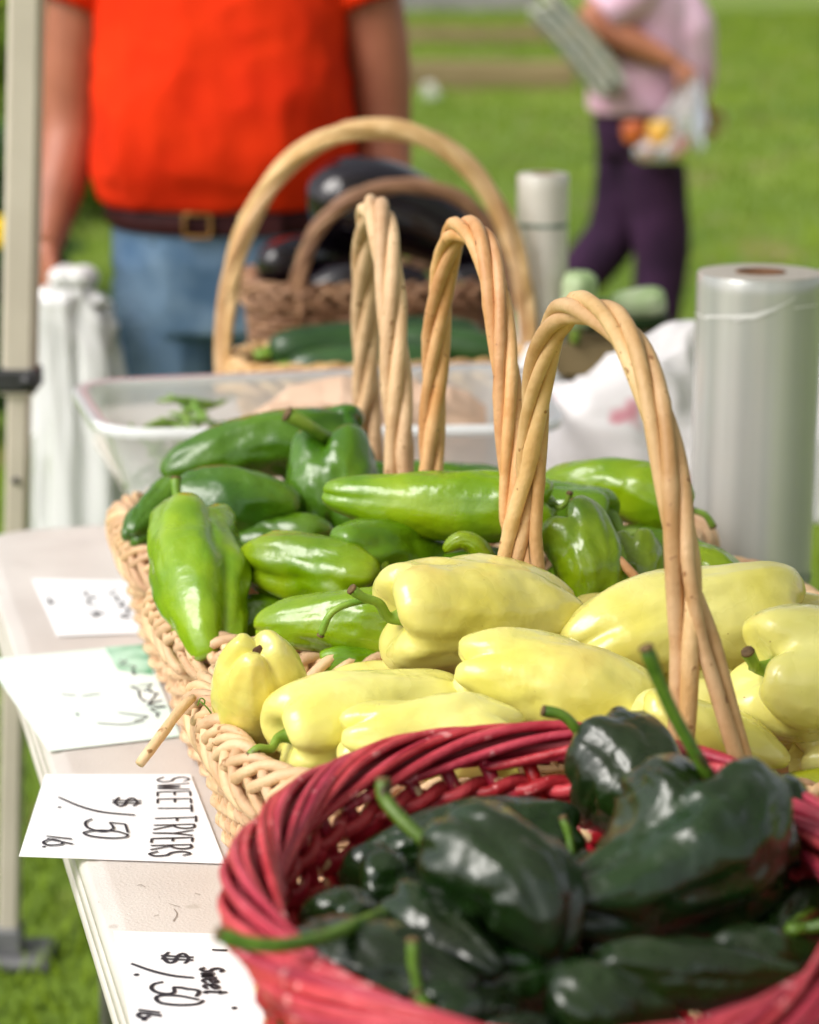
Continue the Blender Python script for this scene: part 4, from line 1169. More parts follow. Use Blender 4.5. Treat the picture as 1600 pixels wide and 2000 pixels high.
# ================================================================== BASKETS ON THE SECOND TABLE
def rear_baskets():
    z2 = TZ
    # pale basket with the wide arch: zucchini
    quad = [(-0.235, 3.01), (-0.235, 2.80), (0.155, 2.86), (0.155, 3.07)]
    out = rounded(quad, 0.07, 240)
    r = empty('wicker_basket', (*out.mean(0), z2), 'pale wicker basket of zucchini with a wide arched handle behind the tub', 'basket', GB)
    woven(r, out, z2 + 0.006, z2 + 0.135, 44, 12, 0.0042, M['wicker_tan'], M['wicker_tan'], 0.004)
    braid(r, out, z2 + 0.145, 0.028, 0.0052, M['wicker_tan'], seed=77)
    L_ = P(438, 712, 2.9); R_ = P(1032, 712, 2.95)
    L_[2] = R_[2] = z2 + 0.14
    handle(r, L_, R_, P(735, 252, 2.92), M['wicker_tan'], rod=0.0075, hel=0.0072, turns=2.0, splay=0.03, rimdir=(0, 1, 0), seed=9, ex=0.92, n=110)
    cz = [((525, 690, 2.90), (760, 672, 2.94), 42), ((690, 668, 2.93), (985, 690, 2.90), 36), ((640, 665, 2.98), (940, 655, 3.0), 34), ((560, 720, 2.86), (880, 712, 2.88), 34)]
    labs = ['dark green zucchini with its blunt end by the pale arched handle', 'striped green zucchini seen between the pepper basket handles', 'zucchini at the back of the pile below the brown basket', 'zucchini lowest in the pile, just above the tub rim']
    for (S, T, rp), lb in zip(cz, labs):
        rr = rp / FPX * 3.0
        V, F, C = flesh(P(*S), P(*T), rr, 'cuke', 8, 0.03, (0, 0, 0.006), rp, 0.03, wave=0.01)
        o = mk('zucchini', V, F, M['cuke'], label=lb, cat='zucchini', group='zucchini in the pale basket')
        d = C[0] - C[4]; d /= np.linalg.norm(d)
        mk('stem', *tube([C[0] - d * 0.01, C[0] + d * 0.012, C[0] + d * 0.02], [0.012, 0.009, 0.008], 8), M['stem'], o)
    # brown basket: eggplants
    quad = [(-0.255, 3.40), (-0.235, 3.14), (0.15, 3.20), (0.15, 3.46)]
    out = rounded(quad, 0.09, 240)
    zr = 0.945
    r = empty('brown_basket', (*out.mean(0), z2), 'brown wicker basket with an arched handle heaped with eggplants', 'basket')
    woven(r, out, z2 + 0.006, zr - 0.012, 44, 17, 0.0052, M['wicker_brown'], M['wicker_brown'], 0.004, bottom=0.86)
    braid(r, out, zr, 0.028, 0.0052, M['wicker_brown'], seed=5)
    handle(r, (-0.165, 3.148, zr), (0.140, 3.195, zr), P(790, 362, 3.155), M['wicker_brown'], rod=0.0062, hel=0.0058, turns=2.5, splay=0.02, rimdir=(0.7, -0.7, 0), seed=19, ex=0.95, n=100)
    eg = [((985, 545, 3.30), (600, 405, 3.29), 92, (0, 0, 0.045), 'largest glossy eggplant on top of the brown basket'),
          ((690, 500, 3.30), (512, 530, 3.20), 48, (0, 0, 0.01), 'eggplant poking over the rim of the brown basket by the jeans'),
          ((850, 560, 3.19), (590, 582, 3.22), 50, (0, 0, 0.012), 'eggplant lying along the front rim of the brown basket'),
          ((870, 545, 3.22), (1000, 585, 3.22), 42, (0, 0, 0.008), 'eggplant with a green calyx behind the orange-tan handle')]
    for S, T, rp, bd, lb in eg:
        rr = rp / FPX * 3.3
        V, F, C = flesh(P(*S), P(*T), rr, 'egg', 2, 0.03, bd, int(rp * 3), 0.03, wave=0.0)
        o = mk('eggplant', V, F, M['eggplant'], label=lb, cat='eggplant', group='eggplants in the brown basket')
        d = C[0] - C[5]; d /= np.linalg.norm(d)
        side = np.cross(d, [0, 0, 1.0]); side /= np.linalg.norm(side); up_ = np.cross(side, d)
        mb = MB()
        for k in range(5):
            an = k / 5 * 6.283
            w_ = side * math.cos(an) + up_ * math.sin(an)
            mb.add(tube([C[0] + d * 0.006, C[0] + w_ * rr * 0.40 - d * 0.004, C[0] + w_ * rr * 0.60 - d * rr * 0.45], [0.010, 0.011, 0.002], 6, ry=[0.004, 0.004, 0.001], ref=np.cross(w_, d)))
        mb.add(tube([C[0], C[0] + d * 0.02, C[0] + d * 0.045 + [0, 0, 0.006]], [0.012, 0.008, 0.007], 8))
        mb.build('calyx', M['egg_calyx'], o)
rear_baskets()

# ================================================================== BAG ROLLS
def roll(px, top_py, D, diam, zb, label, m, core, lines):
    top = P(px, top_py, D)
    h = top[2] - zb
    c = (top[0], D, zb)
    root = empty('bag_roll', c, label, 'roll', 'rolls of plastic produce bags')
    r = diam / 2
    prof = [(r * core + 0.001, 0.0), (r - 0.001, 0.0), (r, 0.002)]
    nn = 24
    for i in range(1, nn):
        z = 0.002 + (h - 0.004) * i / nn
        prof.append((r * (1 + 0.006 * noise.noise((i * 0.7, px, 0)) - (0.0 if i < nn - 3 else 0.0)), z))
    prof += [(r, h - 0.002), (r - 0.0015, h)]
    V, F = lathe(c, prof, 96)
    for v in V:
        a = math.atan2(v[1] - c[1], v[0] - c[0])
        rr = math.hypot(v[0] - c[0], v[1] - c[1])
        if rr > r * 0.9:
            k = 1 + 0.006 * noise.noise((math.cos(a) * 3, math.sin(a) * 3, v[2] * 1.5)) + 0.004 * noise.noise((math.cos(a) * 8, math.sin(a) * 8, v[2] * 0.8))
            v[0] = c[0] + (v[0] - c[0]) * k; v[1] = c[1] + (v[1] - c[1]) * k
    mk('film', V, F, m, root)
    rc = r * core
    rings = []
    for k in range(9):
        q = rc + (r - 0.0012 - rc) * k / 8
        rings.append((q, h + (0.0012 if k % 2 else 0.0003)))
    mk('wound_end', *lathe(c, rings, 64), M['film_end'], root)
    mk('core_tube', *lathe(c, [(rc * 1.02, 0.01), (rc * 1.02, h - 0.001), (rc * 0.99, h + 0.0016), (rc * 0.86, h + 0.0016), (rc * 0.86, 0.01)], 40), M['cardboard'], root)
    return root, c, r, h
r1, c1, rr1, h1 = roll(1486, 532, 2.27, 0.134, TZ + 0.003, 'thick roll of clear plastic bags with a cardboard core', M['film'], 0.40, None)
def crease(pts, c, r, root, wd, m, name):
    V, F = [], []
    for i, (a, z) in enumerate(pts):
        for s in (-1, 1):
            V.append([c[0] + (r + 0.0012) * math.cos(a), c[1] + (r + 0.0012) * math.sin(a), z + s * wd[i] / 2])
    for i in range(len(pts) - 1):
        F.append([2 * i, 2 * i + 2, 2 * i + 3, 2 * i + 1])
    mk(name, V, F, m, root)
def ang(px, c, r, D):
    x = (px - 800) / FPX * (D * math.cos(PITCH) + 0.35 * math.sin(PITCH))
    return -math.acos(max(-0.999, min(0.999, (x - c[0]) / r)))
zs = lambda py: P(1480, py, 2.21)[2]
pts = [(ang(x, c1, rr1, 2.22), zs(y)) for x, y in ((1385, 627), (1410, 622), (1440, 619), (1470, 616), (1490, 608), (1510, 600), (1530, 590), (1548, 580))]
crease(pts, c1, rr1, r1, [0.002, 0.003, 0.004, 0.006, 0.005, 0.003, 0.002, 0.001], M['film_edge'], 'torn_edge')
pts = [(ang(x, c1, rr1, 2.22), zs(y)) for x, y in ((1372, 628), (1385, 630), (1440, 626), (1500, 606), (1560, 600), (1592, 600))]
crease(pts, c1, rr1 + 0.0003, r1, [0.001, 0.0012, 0.0012, 0.001, 0.0016, 0.0016], M['film_edge'], 'crease')
for k in range(7):
    a0 = -2.6 + k * 0.34
    pts = [(a0 + j * 0.06, TZ + 0.03 + 0.004 * math.sin(k * 2 + j)) for j in range(4)]
    crease(pts, c1, rr1 + 0.0006, r1, [0.010 + 0.012 * ((k * 7) % 3) / 2] * 4, M['green_band'], 'printed_mark')
r2, c2_, rr2, h2 = roll(1061, 340, 3.0, 0.072, TZ + 0.003, 'slim tall roll of white plastic bags with a green printed line', M['film_white'], 0.45, None)
zz = P(1061, 442, 2.97)[2]
crease([(-math.pi + 0.3 + j * 0.25, zz) for j in range(11)], c2_, rr2, r2, [0.006] * 11, M['green_band'], 'printed_line')

# ================================================================== WHITE PLASTIC BAGS ON THE TABLES
def crumple(name, c, rx, ry, rz, label, m, seed, peaks=(), n=64):
    """a slack plastic bag: dome with ridged folds; peaks = (dx, dy, height, width)"""
    V = []
    nu, nv = 96, n
    for i in range(nv + 1):
        t = i / nv * math.pi * 0.5
        for k in range(nu):
            a = k / nu * 2 * math.pi
            d = (math.cos(a) * math.cos(t), math.sin(a) * math.cos(t), math.sin(t))
            f = 0.82 + 0.22 * noise.noise((d[0] * 1.6 + seed, d[1] * 1.6, d[2] * 1.6))
            rg = 0
            for s_, am in ((2.2, 0.07), (5.0, 0.022), (11, 0.010)):
                rg += am * (1 - 2 * abs(noise.noise((d[0] * s_ + seed, d[1] * s_ * 1.3, d[2] * s_ * 0.8))))
            f += rg
            x, y, z = d[0] * rx * f, d[1] * ry * f, d[2] * rz * f
            for (dx, dy, hh, wd) in peaks:
                q = ((x - dx) ** 2 + (y - dy) ** 2) / (wd * wd)
                z += hh * math.exp(-q * 2.0) * min(1, z / rz * 2)
            V.append([c[0] + x, c[1] + y, c[2] + max(z, 0.0)])
    F = []
    for i in range(nv):
        for k in range(nu):
            l = (k + 1) % nu
            F.append([i * nu + k, i * nu + l, (i + 1) * nu + l, (i + 1) * nu + k])
    F.append(list(range(nu))[::-1])
    return mk(name, V, F, m, label=label, cat='bag', group='white plastic bags on the tables')
crumple('plastic_bag', (0.285, 2.62, TZ + 0.003), 0.215, 0.13, 0.235, 'big crumpled white plastic bag with faint pink print between the handle and the film roll', M['bagprint'], 3.0, [(0.10, 0.0, 0.05, 0.10), (-0.12, 0.0, 0.02, 0.1)])
crumple('plastic_bag', (0.64, 2.66, TZ + 0.003), 0.24, 0.13, 0.28, 'white plastic bag rising to a peak behind the thick film roll', M['bagwhite'], 8.0, [(-0.085, 0.0, 0.15, 0.07)])
crumple('plastic_bag', (0.165, 2.83, TZ + 0.003), 0.06, 0.06, 0.20, 'small white plastic bag squeezed beside the slim roll', M['bagwhite'], 15.0)

# pale squash and leaves behind the bags
for (S, T, rp, lb, m_, sd_) in (((1125, 640, 2.95), (1135, 530, 2.95), 34, 'pale green squash standing beside the slim roll', 'pale_squash', 3),
                             ((1195, 600, 3.02), (1300, 585, 3.02), 30, 'pale and dark green squash behind the white bag', 'pale_squash', 5),
                             ((1110, 620, 3.02), (1300, 615, 3.05), 34, 'dark zucchini lying under the pale squash', 'cuke', 7)):
    V, F, C = flesh(P(*S), P(*T), rp / FPX * 3.05, 'cuke', 6, 0.08, (0, 0, 0), sd_, 0.06)
    o = mk('squash', V, F, M[m_], label=lb, cat='squash', group='squash behind the white bags')
    d = C[0] - C[4]; d /= np.linalg.norm(d)
    mk('stem', *tube([C[0] - d * 0.008, C[0] + d * 0.012, C[0] + d * 0.022], [0.010, 0.007, 0.007], 8), M['stem'], o)
def crate(c, sx, sy, h):
    r = empty('produce_crate', c, 'low wooden crate under the squash behind the white bags', 'crate')
    for z in (0.03, 0.085, 0.14):
        for s in (-1, 1):
            mk('slat', *box((c[0], c[1] + s * sy / 2, c[2] + z), sx, 0.008, 0.045, 0.002), M['timber'], r, smooth=False)
            mk('slat', *box((c[0] + s * sx / 2, c[1], c[2] + z), 0.008, sy - 0.02, 0.045, 0.002), M['timber'], r, smooth=False)
    mk('crate_floor', *box((c[0], c[1], c[2] + 0.006), sx - 0.02, sy - 0.02, 0.008, 0.002), M['timber'], r, smooth=False)
crate(np.array([0.30, 3.04, TZ + 0.002]), 0.24, 0.16, h=0.16)

# ================================================================== PEOPLE
def limb(pts, rad, sides=14, n=26, ry=None):
    c = spline(pts, n)
    k = len(rad)
    f = np.linspace(0, k - 1, n)
    r = np.interp(f, range(k), rad)
    b = None if ry is None else np.interp(f, range(k), ry)
    V, F = tube(c, r, sides, ry=b)
    return V, F
def torso(secs, n=28):
    """secs: (z, cx, cy, half width, half depth)"""
    a = np.linspace(0, 2 * math.pi, n, endpoint=False)
    s = spline(np.array(secs), len(secs) * 4)
    return loft([np.stack([q[1] + q[3] * np.sign(np.cos(a)) * np.abs(np.cos(a)) ** 0.85, q[2] + q[4] * np.sin(a), np.full(n, q[0])], 1) for q in s])
def swap(VF, ang_, c):
    """turn about a vertical axis through c"""
    V, F = VF
    V = np.array(V); d = V - c
    ca, sa = math.cos(ang_), math.sin(ang_)
    V[:, 0] = c[0] + d[:, 0] * ca - d[:, 1] * sa
    V[:, 1] = c[1] + d[:, 0] * sa + d[:, 1] * ca
    return V, F
def hand(mb, wrist, down, palm, curl=1.0, s=1.0):
    """palm + four fingers + thumb; down = direction of the fingers, palm = direction the palm faces"""
    d = np.asarray(down, float); d /= np.linalg.norm(d)
    p = np.asarray(palm, float); p = p - d * p.dot(d); p /= np.linalg.norm(p)
    side = np.cross(d, p)
    w_ = np.asarray(wrist, float)
    mb.add(tube([w_, w_ + d * 0.03 * s, w_ + d * 0.065 * s, w_ + d * 0.092 * s], np.array([0.024, 0.034, 0.042, 0.038]) * s, 12, ry=np.array([0.022, 0.018, 0.017, 0.014]) * s, ref=side))
    for k, (o_, L_) in enumerate(((-0.030, 0.062), (-0.010, 0.076), (0.011, 0.072), (0.030, 0.056))):
        b = w_ + d * 0.082 * s + side * o_ * s
        pts = [b]
        a = 0.25 * curl
        for j in range(3):
            a += 0.75 * curl
            pts.append(pts[-1] + (d * math.cos(a) + p * math.sin(a)) * L_ * s * (0.44, 0.32, 0.24)[j])
        mb.add(tube(spline(pts, 10), np.linspace(0.0100, 0.0078, 10) * s, 8))
    b = w_ + d * 0.03 * s - side * 0.030 * s
    pts = [b, b + (d * 0.4 - side * 0.8 + p * 0.3) * 0.030 * s, b + (d * 0.75 - side * 0.75 + p * 0.55) * 0.05 * s, b + (d * 1.0 - side * 0.35 + p * 0.9) * 0.062 * s]
    mb.add(tube(spline(pts, 9), np.linspace(0.0125, 0.0088, 9) * s, 8))
def head(mb, c, f, s=1.0):
    """c centre of the head, f facing direction (unit, horizontal)"""
    c = np.asarray(c, float); f = np.asarray(f, float); l = np.cross([0, 0, 1.0], f)
    mb.add(ellipsoid(c + [0, 0, 0.02], 0.078 * s, 0.092 * s, 0.105 * s) if abs(f[1]) > 0.5 else ellipsoid(c + [0, 0, 0.02], 0.092 * s, 0.078 * s, 0.105 * s))
    mb.add(ellipsoid(c + f * 0.02 + [0, 0, -0.055], 0.062 * s, 0.062 * s, 0.065 * s))
    mb.add(tube([c + f * 0.085 + [0, 0, 0.025], c + f * 0.108 + [0, 0, -0.018], c + f * 0.085 + [0, 0, -0.03]], [0.010, 0.016, 0.012], 8))
    mb.add(tube([c + f * 0.074 + [0, 0, -0.055] - l * 0.025, c + f * 0.084 + [0, 0, -0.055], c + f * 0.074 + [0, 0, -0.055] + l * 0.025], [0.006, 0.009, 0.006], 8))
    for s_ in (-1, 1):
        mb.add(ellipsoid(c + l * s_ * 0.080 + [0, 0, 0.0], 0.016, 0.016, 0.032))
        mb.add(tube([c + f * 0.082 + l * s_ * 0.018 + [0, 0, 0.036], c + f * 0.076 + l * s_ * 0.052 + [0, 0, 0.034]], [0.009, 0.006], 6))
def face_bits(root, c, f):
    l = np.cross([0, 0, 1.0], f); c = np.asarray(c, float)
    for s_ in (-1, 1):
        mk('eye', *ellipsoid(c + f * 0.078 + l * s_ * 0.034 + [0, 0, 0.014], 0.012, 0.012, 0.009, 12, 8), M['eye'], root)
    mk('lips', *tube(spline([c + f * 0.080 - l * 0.024 + [0, 0, -0.054], c + f * 0.0915 + [0, 0, -0.055], c + f * 0.080 + l * 0.024 + [0, 0, -0.054]], 9), [0.002, 0.004, 0.005, 0.006, 0.006, 0.006, 0.005, 0.004, 0.002], 8), M['lip'], root)
def wrinkle(o, amp, sc, seed, ystretch=1.0):
    me = o.data
    n = len(me.vertices)
    co = np.empty(n * 3); me.vertices.foreach_get('co', co); co = co.reshape(-1, 3)
    no = np.array([v.vector[:] for v in me.vertex_normals])
    d = np.empty(n)
    for i, q in enumerate(co.tolist()):
        n1 = noise.noise((q[0] * sc + seed, q[1] * sc, q[2] * sc * ystretch))
        n2 = 1 - 2 * abs(noise.noise((q[0] * sc * 0.7 - q[2] * sc * 0.5, q[1] * sc + seed, q[2] * sc * 0.8 + q[0] * sc * 0.5)))
        d[i] = 0.6 * n1 + 0.7 * n2
    co = co + no * (amp * d)[:, None]
    me.vertices.foreach_set('co', co.ravel())
    me.update()

def man():
    cx, cy = -0.318, 3.76
    X = lambda x: cx + x
    f = np.array([0, -1.0, 0])
    mb = MB()
    mb.add(torso([(0.86, cx, cy, .165, .115), (0.95, cx, cy - .01, .185, .130), (1.05, cx, cy - .03, .200, .150), (1.16, cx, cy - .035, .200, .155), (1.28, cx, cy - .015, .196, .135), (1.40, cx, cy, .190, .115), (1.46, cx, cy, .150, .09), (1.50, cx, cy, .075, .065)]))
    mb.add(limb([(cx, cy + 0.01, 1.46), (cx, cy - 0.005, 1.54), (cx, cy - 0.02, 1.62)], [0.072, 0.062, 0.062], n=8))
    hc = np.array([cx, cy - 0.03, 1.66])
    head(mb, hc, f)
    # the arm that holds the bag, and the other one
    mb.add(limb([(X(-.165), cy, 1.44), (X(-.225), cy + .01, 1.40), (X(-.252), cy + .01, 1.28), (X(-.268), cy + .005, 1.14), (X(-.285), cy - .05, 1.04), (X(-.300), cy - .10, 0.955)], [0.062, 0.066, 0.057, 0.050, 0.046, 0.029]))
    hand(mb, (X(-.300), cy - .10, 0.955), (0.08, -0.12, -1), (0.75, 0.35, 0), 1.25)
    mb.add(limb([(X(.165), cy, 1.44), (X(.225), cy + .01, 1.40), (X(.262), cy + .01, 1.28), (X(.272), cy + .005, 1.13), (X(.275), cy - .03, 1.00), (X(.270), cy - .07, 0.89)], [0.062, 0.066, 0.057, 0.050, 0.046, 0.029]))
    hand(mb, (X(.270), cy - .07, 0.89), (0, -0.1, -1), (-1, 0.2, 0), 0.6)
    for s_ in (-1, 1):
        mb.add(limb([(X(s_ * .095), cy, 0.90), (X(s_ * .10), cy, 0.70), (X(s_ * .105), cy - .01, 0.49), (X(s_ * .11), cy + .01, 0.30), (X(s_ * .115), cy + .01, 0.09)], [0.088, 0.080, 0.058, 0.054, 0.040]))
        mb.add(limb([(X(s_ * .115), cy + .03, 0.06), (X(s_ * .12), cy - .06, 0.045), (X(s_ * .125), cy - .15, 0.035)], [0.042, 0.040, 0.030], n=10))
    person = mb.build('person', M['skin'], label='person in an orange shirt and blue jeans standing behind the stall, holding a white bag', cat='person', origin=(cx, cy, 0))
    voxel(person, 0.0055, 5)
    face_bits(person, hc, f)
    # hair
    hb = MB()
    hb.add(ellipsoid(hc + [0, 0.014, 0.045], 0.084, 0.094, 0.092))
    hair = hb.build('hair', M['hair_dark'], person)
    me = hair.data
    # shirt: body + short sleeves
    sb = MB()
    sb.add(torso([(1.024, cx, cy - .015, .218, .160), (1.045, cx, cy - .02, .224, .166), (1.10, cx, cy - .035, .224, .178), (1.18, cx, cy - .035, .218, .174), (1.28, cx, cy - .02, .214, .155), (1.40, cx, cy, .208, .130), (1.465, cx, cy, .165, .102), (1.505, cx, cy, .09, .078)]))
    for s_ in (-1, 1):
        sb.add(limb([(X(s_ * .15), cy, 1.445), (X(s_ * .222), cy + .01, 1.41), (X(s_ * .244), cy + .01, 1.355)], [0.078, 0.080, 0.078], n=12))
    shirt = sb.build('shirt', M['orange'], person)
    voxel(shirt, 0.006, 4)
    wrinkle(shirt, 0.010, 6.0, 3, 0.30)
    wrinkle(shirt, 0.006, 14.0, 9, 0.6)
    # belt, buckle, jeans
    a = np.linspace(0, 2 * math.pi, 60, endpoint=False)
    rings = []
    for o_, z in ((0.0, 0.968), (0.006, 0.972), (0.006, 1.004), (0.0, 1.008), (-0.006, 1.004), (-0.006, 0.972), (0.0, 0.968)):
        rings.append(np.stack([cx + (0.205 + o_) * np.sign(np.cos(a)) * np.abs(np.cos(a)) ** .85, cy - 0.014 + (0.149 + o_) * np.sin(a), z + 0.020 - 0.012 * np.abs(np.sin(a))], 1))
    belt = mk('belt', *loft(rings, cap=False), M['leather'], person)
    by = cy - 0.014 - 0.149 - 0.010
    bk = np.array([cx - 0.035, by, 0.996])
    fr = [bk + [sx * 0.022, 0, sz * 0.019] for sx, sz in ((-1, -1), (1, -1), (1, 1), (-1, 1))]
    mk('buckle', *tube(resample(fr, 24, closed=True), 0.0035, 6, closed=True, ref=[0, 1, 0]), M['brass'], belt)
    mk('belt_tip', *box(bk + [0.09, 0.004, 0], 0.10, 0.006, 0.034, 0.002), M['leather'], belt, smooth=False)
    jb = MB()
    jb.add(torso([(0.80, cx, cy + .01, .185, .130), (0.86, cx, cy + .005, .195, .140), (0.93, cx, cy - .005, .200, .146), (0.985, cx, cy - .012, .199, .144)]))
    for s_ in (-1, 1):
        jb.add(limb([(X(s_ * .098), cy + .005, 0.88), (X(s_ * .102), cy + .005, 0.70), (X(s_ * .108), cy, 0.48), (X(s_ * .112), cy + .01, 0.28), (X(s_ * .116), cy + .01, 0.055)], [0.108, 0.098, 0.080, 0.074, 0.078]))
    jeans = jb.build('jeans', M['denim'], person)
    voxel(jeans, 0.007, 4)
    wrinkle(jeans, 0.006, 9, 5, 1.6)
    for x_ in (-0.115, 0.12):
        mk('belt_loop', *box((cx + x_, cy - 0.157 + abs(x_) * 0.18, 0.992), 0.013, 0.006, 0.058, 0.002), M['denim'], jeans, smooth=False)
    for s_ in (-1, 1):
        mk('pocket_seam', *tube(spline([(X(s_ * .085), cy - .142, 0.955), (X(s_ * .115), cy - .128, 0.925), (X(s_ * .165), cy - .088, 0.905)], 10), 0.003, 5), M['denim'], jeans)
        mk('shoe', *limb([(X(s_ * .115), cy + .06, 0.05), (X(s_ * .118), cy - .04, 0.055), (X(s_ * .128), cy - .17, 0.042)], [0.050, 0.054, 0.040], n=12, ry=[0.048, 0.050, 0.036]), M['shoe'], person)
man()

# the bag in that hand
def hanging_bag():
    k0 = P(143, 566, 3.62)
    rings = []
    nA = 72
    prof = [(-0.020, 0.012), (-0.026, 0.024), (-0.034, 0.036), (-0.042, 0.044), (-0.050, 0.050), (-0.062, 0.055), (-0.085, 0.060), (-0.14, 0.066), (-0.22, 0.074), (-0.32, 0.082), (-0.45, 0.090), (-0.55, 0.086), (-0.60, 0.055), (-0.605, 0.01)]
    pz = spline(np.array([(z, r, 0) for z, r in prof]), 60)
    for i, (z, r, _) in enumerate(pz):
        t = i / 59
        fold = 0.10 + 0.24 * max(0, 1 - abs(t - 0.30) * 1.3)
        ring = []
        for k in range(nA):
            a = k / nA * 2 * math.pi
            f_ = 1 + fold * (0.9 * (1 - 3 * abs(noise.noise((math.cos(a) * 2.6 + 3, math.sin(a) * 2.6, t * 1.6)))) + 0.7 * (1 - 3 * abs(noise.noise((math.cos(a) * 5, math.sin(a) * 5, t * 6)))) + 0.35 * noise.noise((math.cos(a) * 9, math.sin(a) * 9, t * 14))) + 0.25 * noise.noise((math.cos(a) * 1.2 + 5, math.sin(a) * 1.2, t * 3))
            ring.append([k0[0] - 0.012 + 0.012 * t + r * f_ * math.cos(a) * 1.0, k0[1] + r * f_ * math.sin(a) * 0.55, k0[2] + 0.035 + z])
        rings.append(np.array(ring))
    o = mk('plastic_bag', *loft(rings), M['bagwhite'], label='knotted white plastic bag hanging from the hand beside the jeans', cat='bag', origin=(k0[0], k0[1], k0[2] - 0.54))
    mb = MB()
    for a in (0.4, 2.2, 3.9, 5.3):
        d = np.array([math.cos(a), math.sin(a) * 0.6, 0.5])
        mb.add(ellipsoid(k0 + [0, 0, 0.012] + d * 0.020, 0.026, 0.022, 0.020, 14, 9))
    V, F = mb.V, mb.F
    kn = mb.build('knot', M['bagwhite'], o)
hanging_bag()

def woman():
    cx, cy = 0.775, 7.4
    f = np.array([1.0, 0, 0])
    X = lambda x: cx + x
    mb = MB()
    c0 = np.array([cx, cy, 0])
    secs = [(0.84, cx, cy, .16, .125), (0.92, cx, cy, .175, .135), (1.02, cx, cy + .0, .15, .125), (1.15, cx, cy, .155, .125), (1.28, cx, cy, .170, .13), (1.37, cx, cy, .165, .10), (1.42, cx, cy, .10, .07), (1.45, cx, cy, .055, .055)]
    mb.add(swap(torso(secs), R(90), c0))
    mb.add(limb([(cx, cy, 1.40), (X(.012), cy, 1.48), (X(.03), cy, 1.55)], [0.06, 0.05, 0.05], n=8))
    hc = np.array([X(.045), cy, 1.585])
    head(mb, hc, f, 0.95)
    # near arm: elbow back, forearm forward holding the fruit bag
    e, h_ = P(1158, 40, 7.20), P(1318, 122, 7.16)
    mb.add(limb([(X(-.01), cy - .13, 1.37), (X(-.06), cy - .17, 1.33), tuple(e), tuple(e * 0.5 + h_ * 0.5 + [0, 0, -0.005]), tuple(h_)], [0.055, 0.055, 0.052, 0.048, 0.026]))
    hand(mb, h_, (h_ - e) + [0, 0, -0.06], (0, 0.5, -1), 1.1, 0.92)
    e2, h2_ = P(1352, 120, 7.52), P(1372, 205, 7.52)
    mb.add(limb([(X(.01), cy + .13, 1.37), (X(.08), cy + .16, 1.28), tuple(e2), tuple(h2_)], [0.055, 0.052, 0.044, 0.026]))
    hand(mb, h2_, (0.2, 0, -1), (0, -1, 0), 0.7, 0.92)
    legF = [(X(.02), cy - .07, 0.88), (X(.065), cy - .075, 0.66), (X(.085), cy - .07, 0.46), (X(.07), cy - .07, 0.27), (X(.06), cy - .07, 0.085)]
    legB = [(X(-.02), cy + .07, 0.88), (X(-.03), cy + .07, 0.70), (X(-.065), cy + .07, 0.52), (X(-.19), cy + .07, 0.36), (X(-.32), cy + .07, 0.20)]
    for L_ in (legF, legB):
        mb.add(limb(L_, [0.085, 0.078, 0.056, 0.050, 0.036]))
    mb.add(limb([(X(.04), cy - .07, 0.05), (X(.11), cy - .07, 0.04), (X(.20), cy - .07, 0.03)], [0.036, 0.036, 0.026], n=10))
    mb.add(limb([(X(-.35), cy + .07, 0.19), (X(-.30), cy + .07, 0.11), (X(-.24), cy + .07, 0.035)], [0.036, 0.036, 0.026], n=10))
    person = mb.build('person', M['skin2'], label='person in a pink top and dark purple trousers walking across the lawn', cat='person', origin=(cx, cy, 0))
    voxel(person, 0.006, 5)
    face_bits(person, hc, f)
    hb = MB()
    hb.add(ellipsoid(hc + [-0.016, 0, 0.04], 0.096, 0.086, 0.092))
    hb.add(ellipsoid(hc + [-0.055, 0, -0.03], 0.05, 0.076, 0.085))
    hb.build('hair', M['hair_grey'], person)
    sb = MB()
    secs = [(0.945, cx, cy, .205, .170), (0.98, cx, cy, .205, .172), (1.10, cx, cy, .190, .168), (1.22, cx, cy, .190, .168), (1.32, cx, cy, .190, .150), (1.40, cx, cy, .135, .10), (1.435, cx, cy, .07, .065)]
    sb.add(swap(torso(secs), R(90), c0))
    sb.add(limb([(X(0), cy - .12, 1.38), (X(-.05), cy - .17, 1.335), tuple(e * 0.75 + np.array([X(-.06), cy - .17, 1.33]) * 0.25)], [0.08, 0.082, 0.082], n=12))
    sb.add(limb([(X(0), cy + .12, 1.38), (X(.08), cy + .16, 1.28), tuple(e2 * 0.7 + np.array([X(.08), cy + .16, 1.28]) * 0.3)], [0.08, 0.080, 0.080], n=12))
    # the loose front of the top, over the chest and belly
    sb.add(limb([(X(.06), cy, 1.34), (X(.13), cy - .02, 1.20), (X(.15), cy - .02, 1.04), (X(.12), cy, 0.96)], [0.10, 0.12, 0.10, 0.07], n=14))
    top = sb.build('top', M['pink'], person)
    voxel(top, 0.009, 4)
    wrinkle(top, 0.010, 6, 2, 0.6)
    tb = MB()
    tb.add(swap(torso([(0.80, cx, cy, .165, .135), (0.88, cx, cy, .180, .150), (0.97, cx, cy, .172, .148)]), R(90), c0))
    tb.add(limb(legF, [0.112, 0.108, 0.092, 0.082, 0.080]))
    tb.add(limb(legB, [0.112, 0.108, 0.094, 0.084, 0.078]))
    tr = tb.build('trousers', M['purple'], person)
    voxel(tr, 0.009, 4)
    wrinkle(tr, 0.008, 7, 6, 1.2)
    mk('shoe', *limb([(X(.02), cy - .07, 0.045), (X(.10), cy - .07, 0.05), (X(.23), cy - .07, 0.034)], [0.044, 0.046, 0.032], n=12), M['shoe'], person)
    mk('shoe', *limb([(X(-.375), cy + .07, 0.20), (X(-.32), cy + .07, 0.12), (X(-.24), cy + .07, 0.036)], [0.044, 0.046, 0.034], n=12), M['shoe'], person)
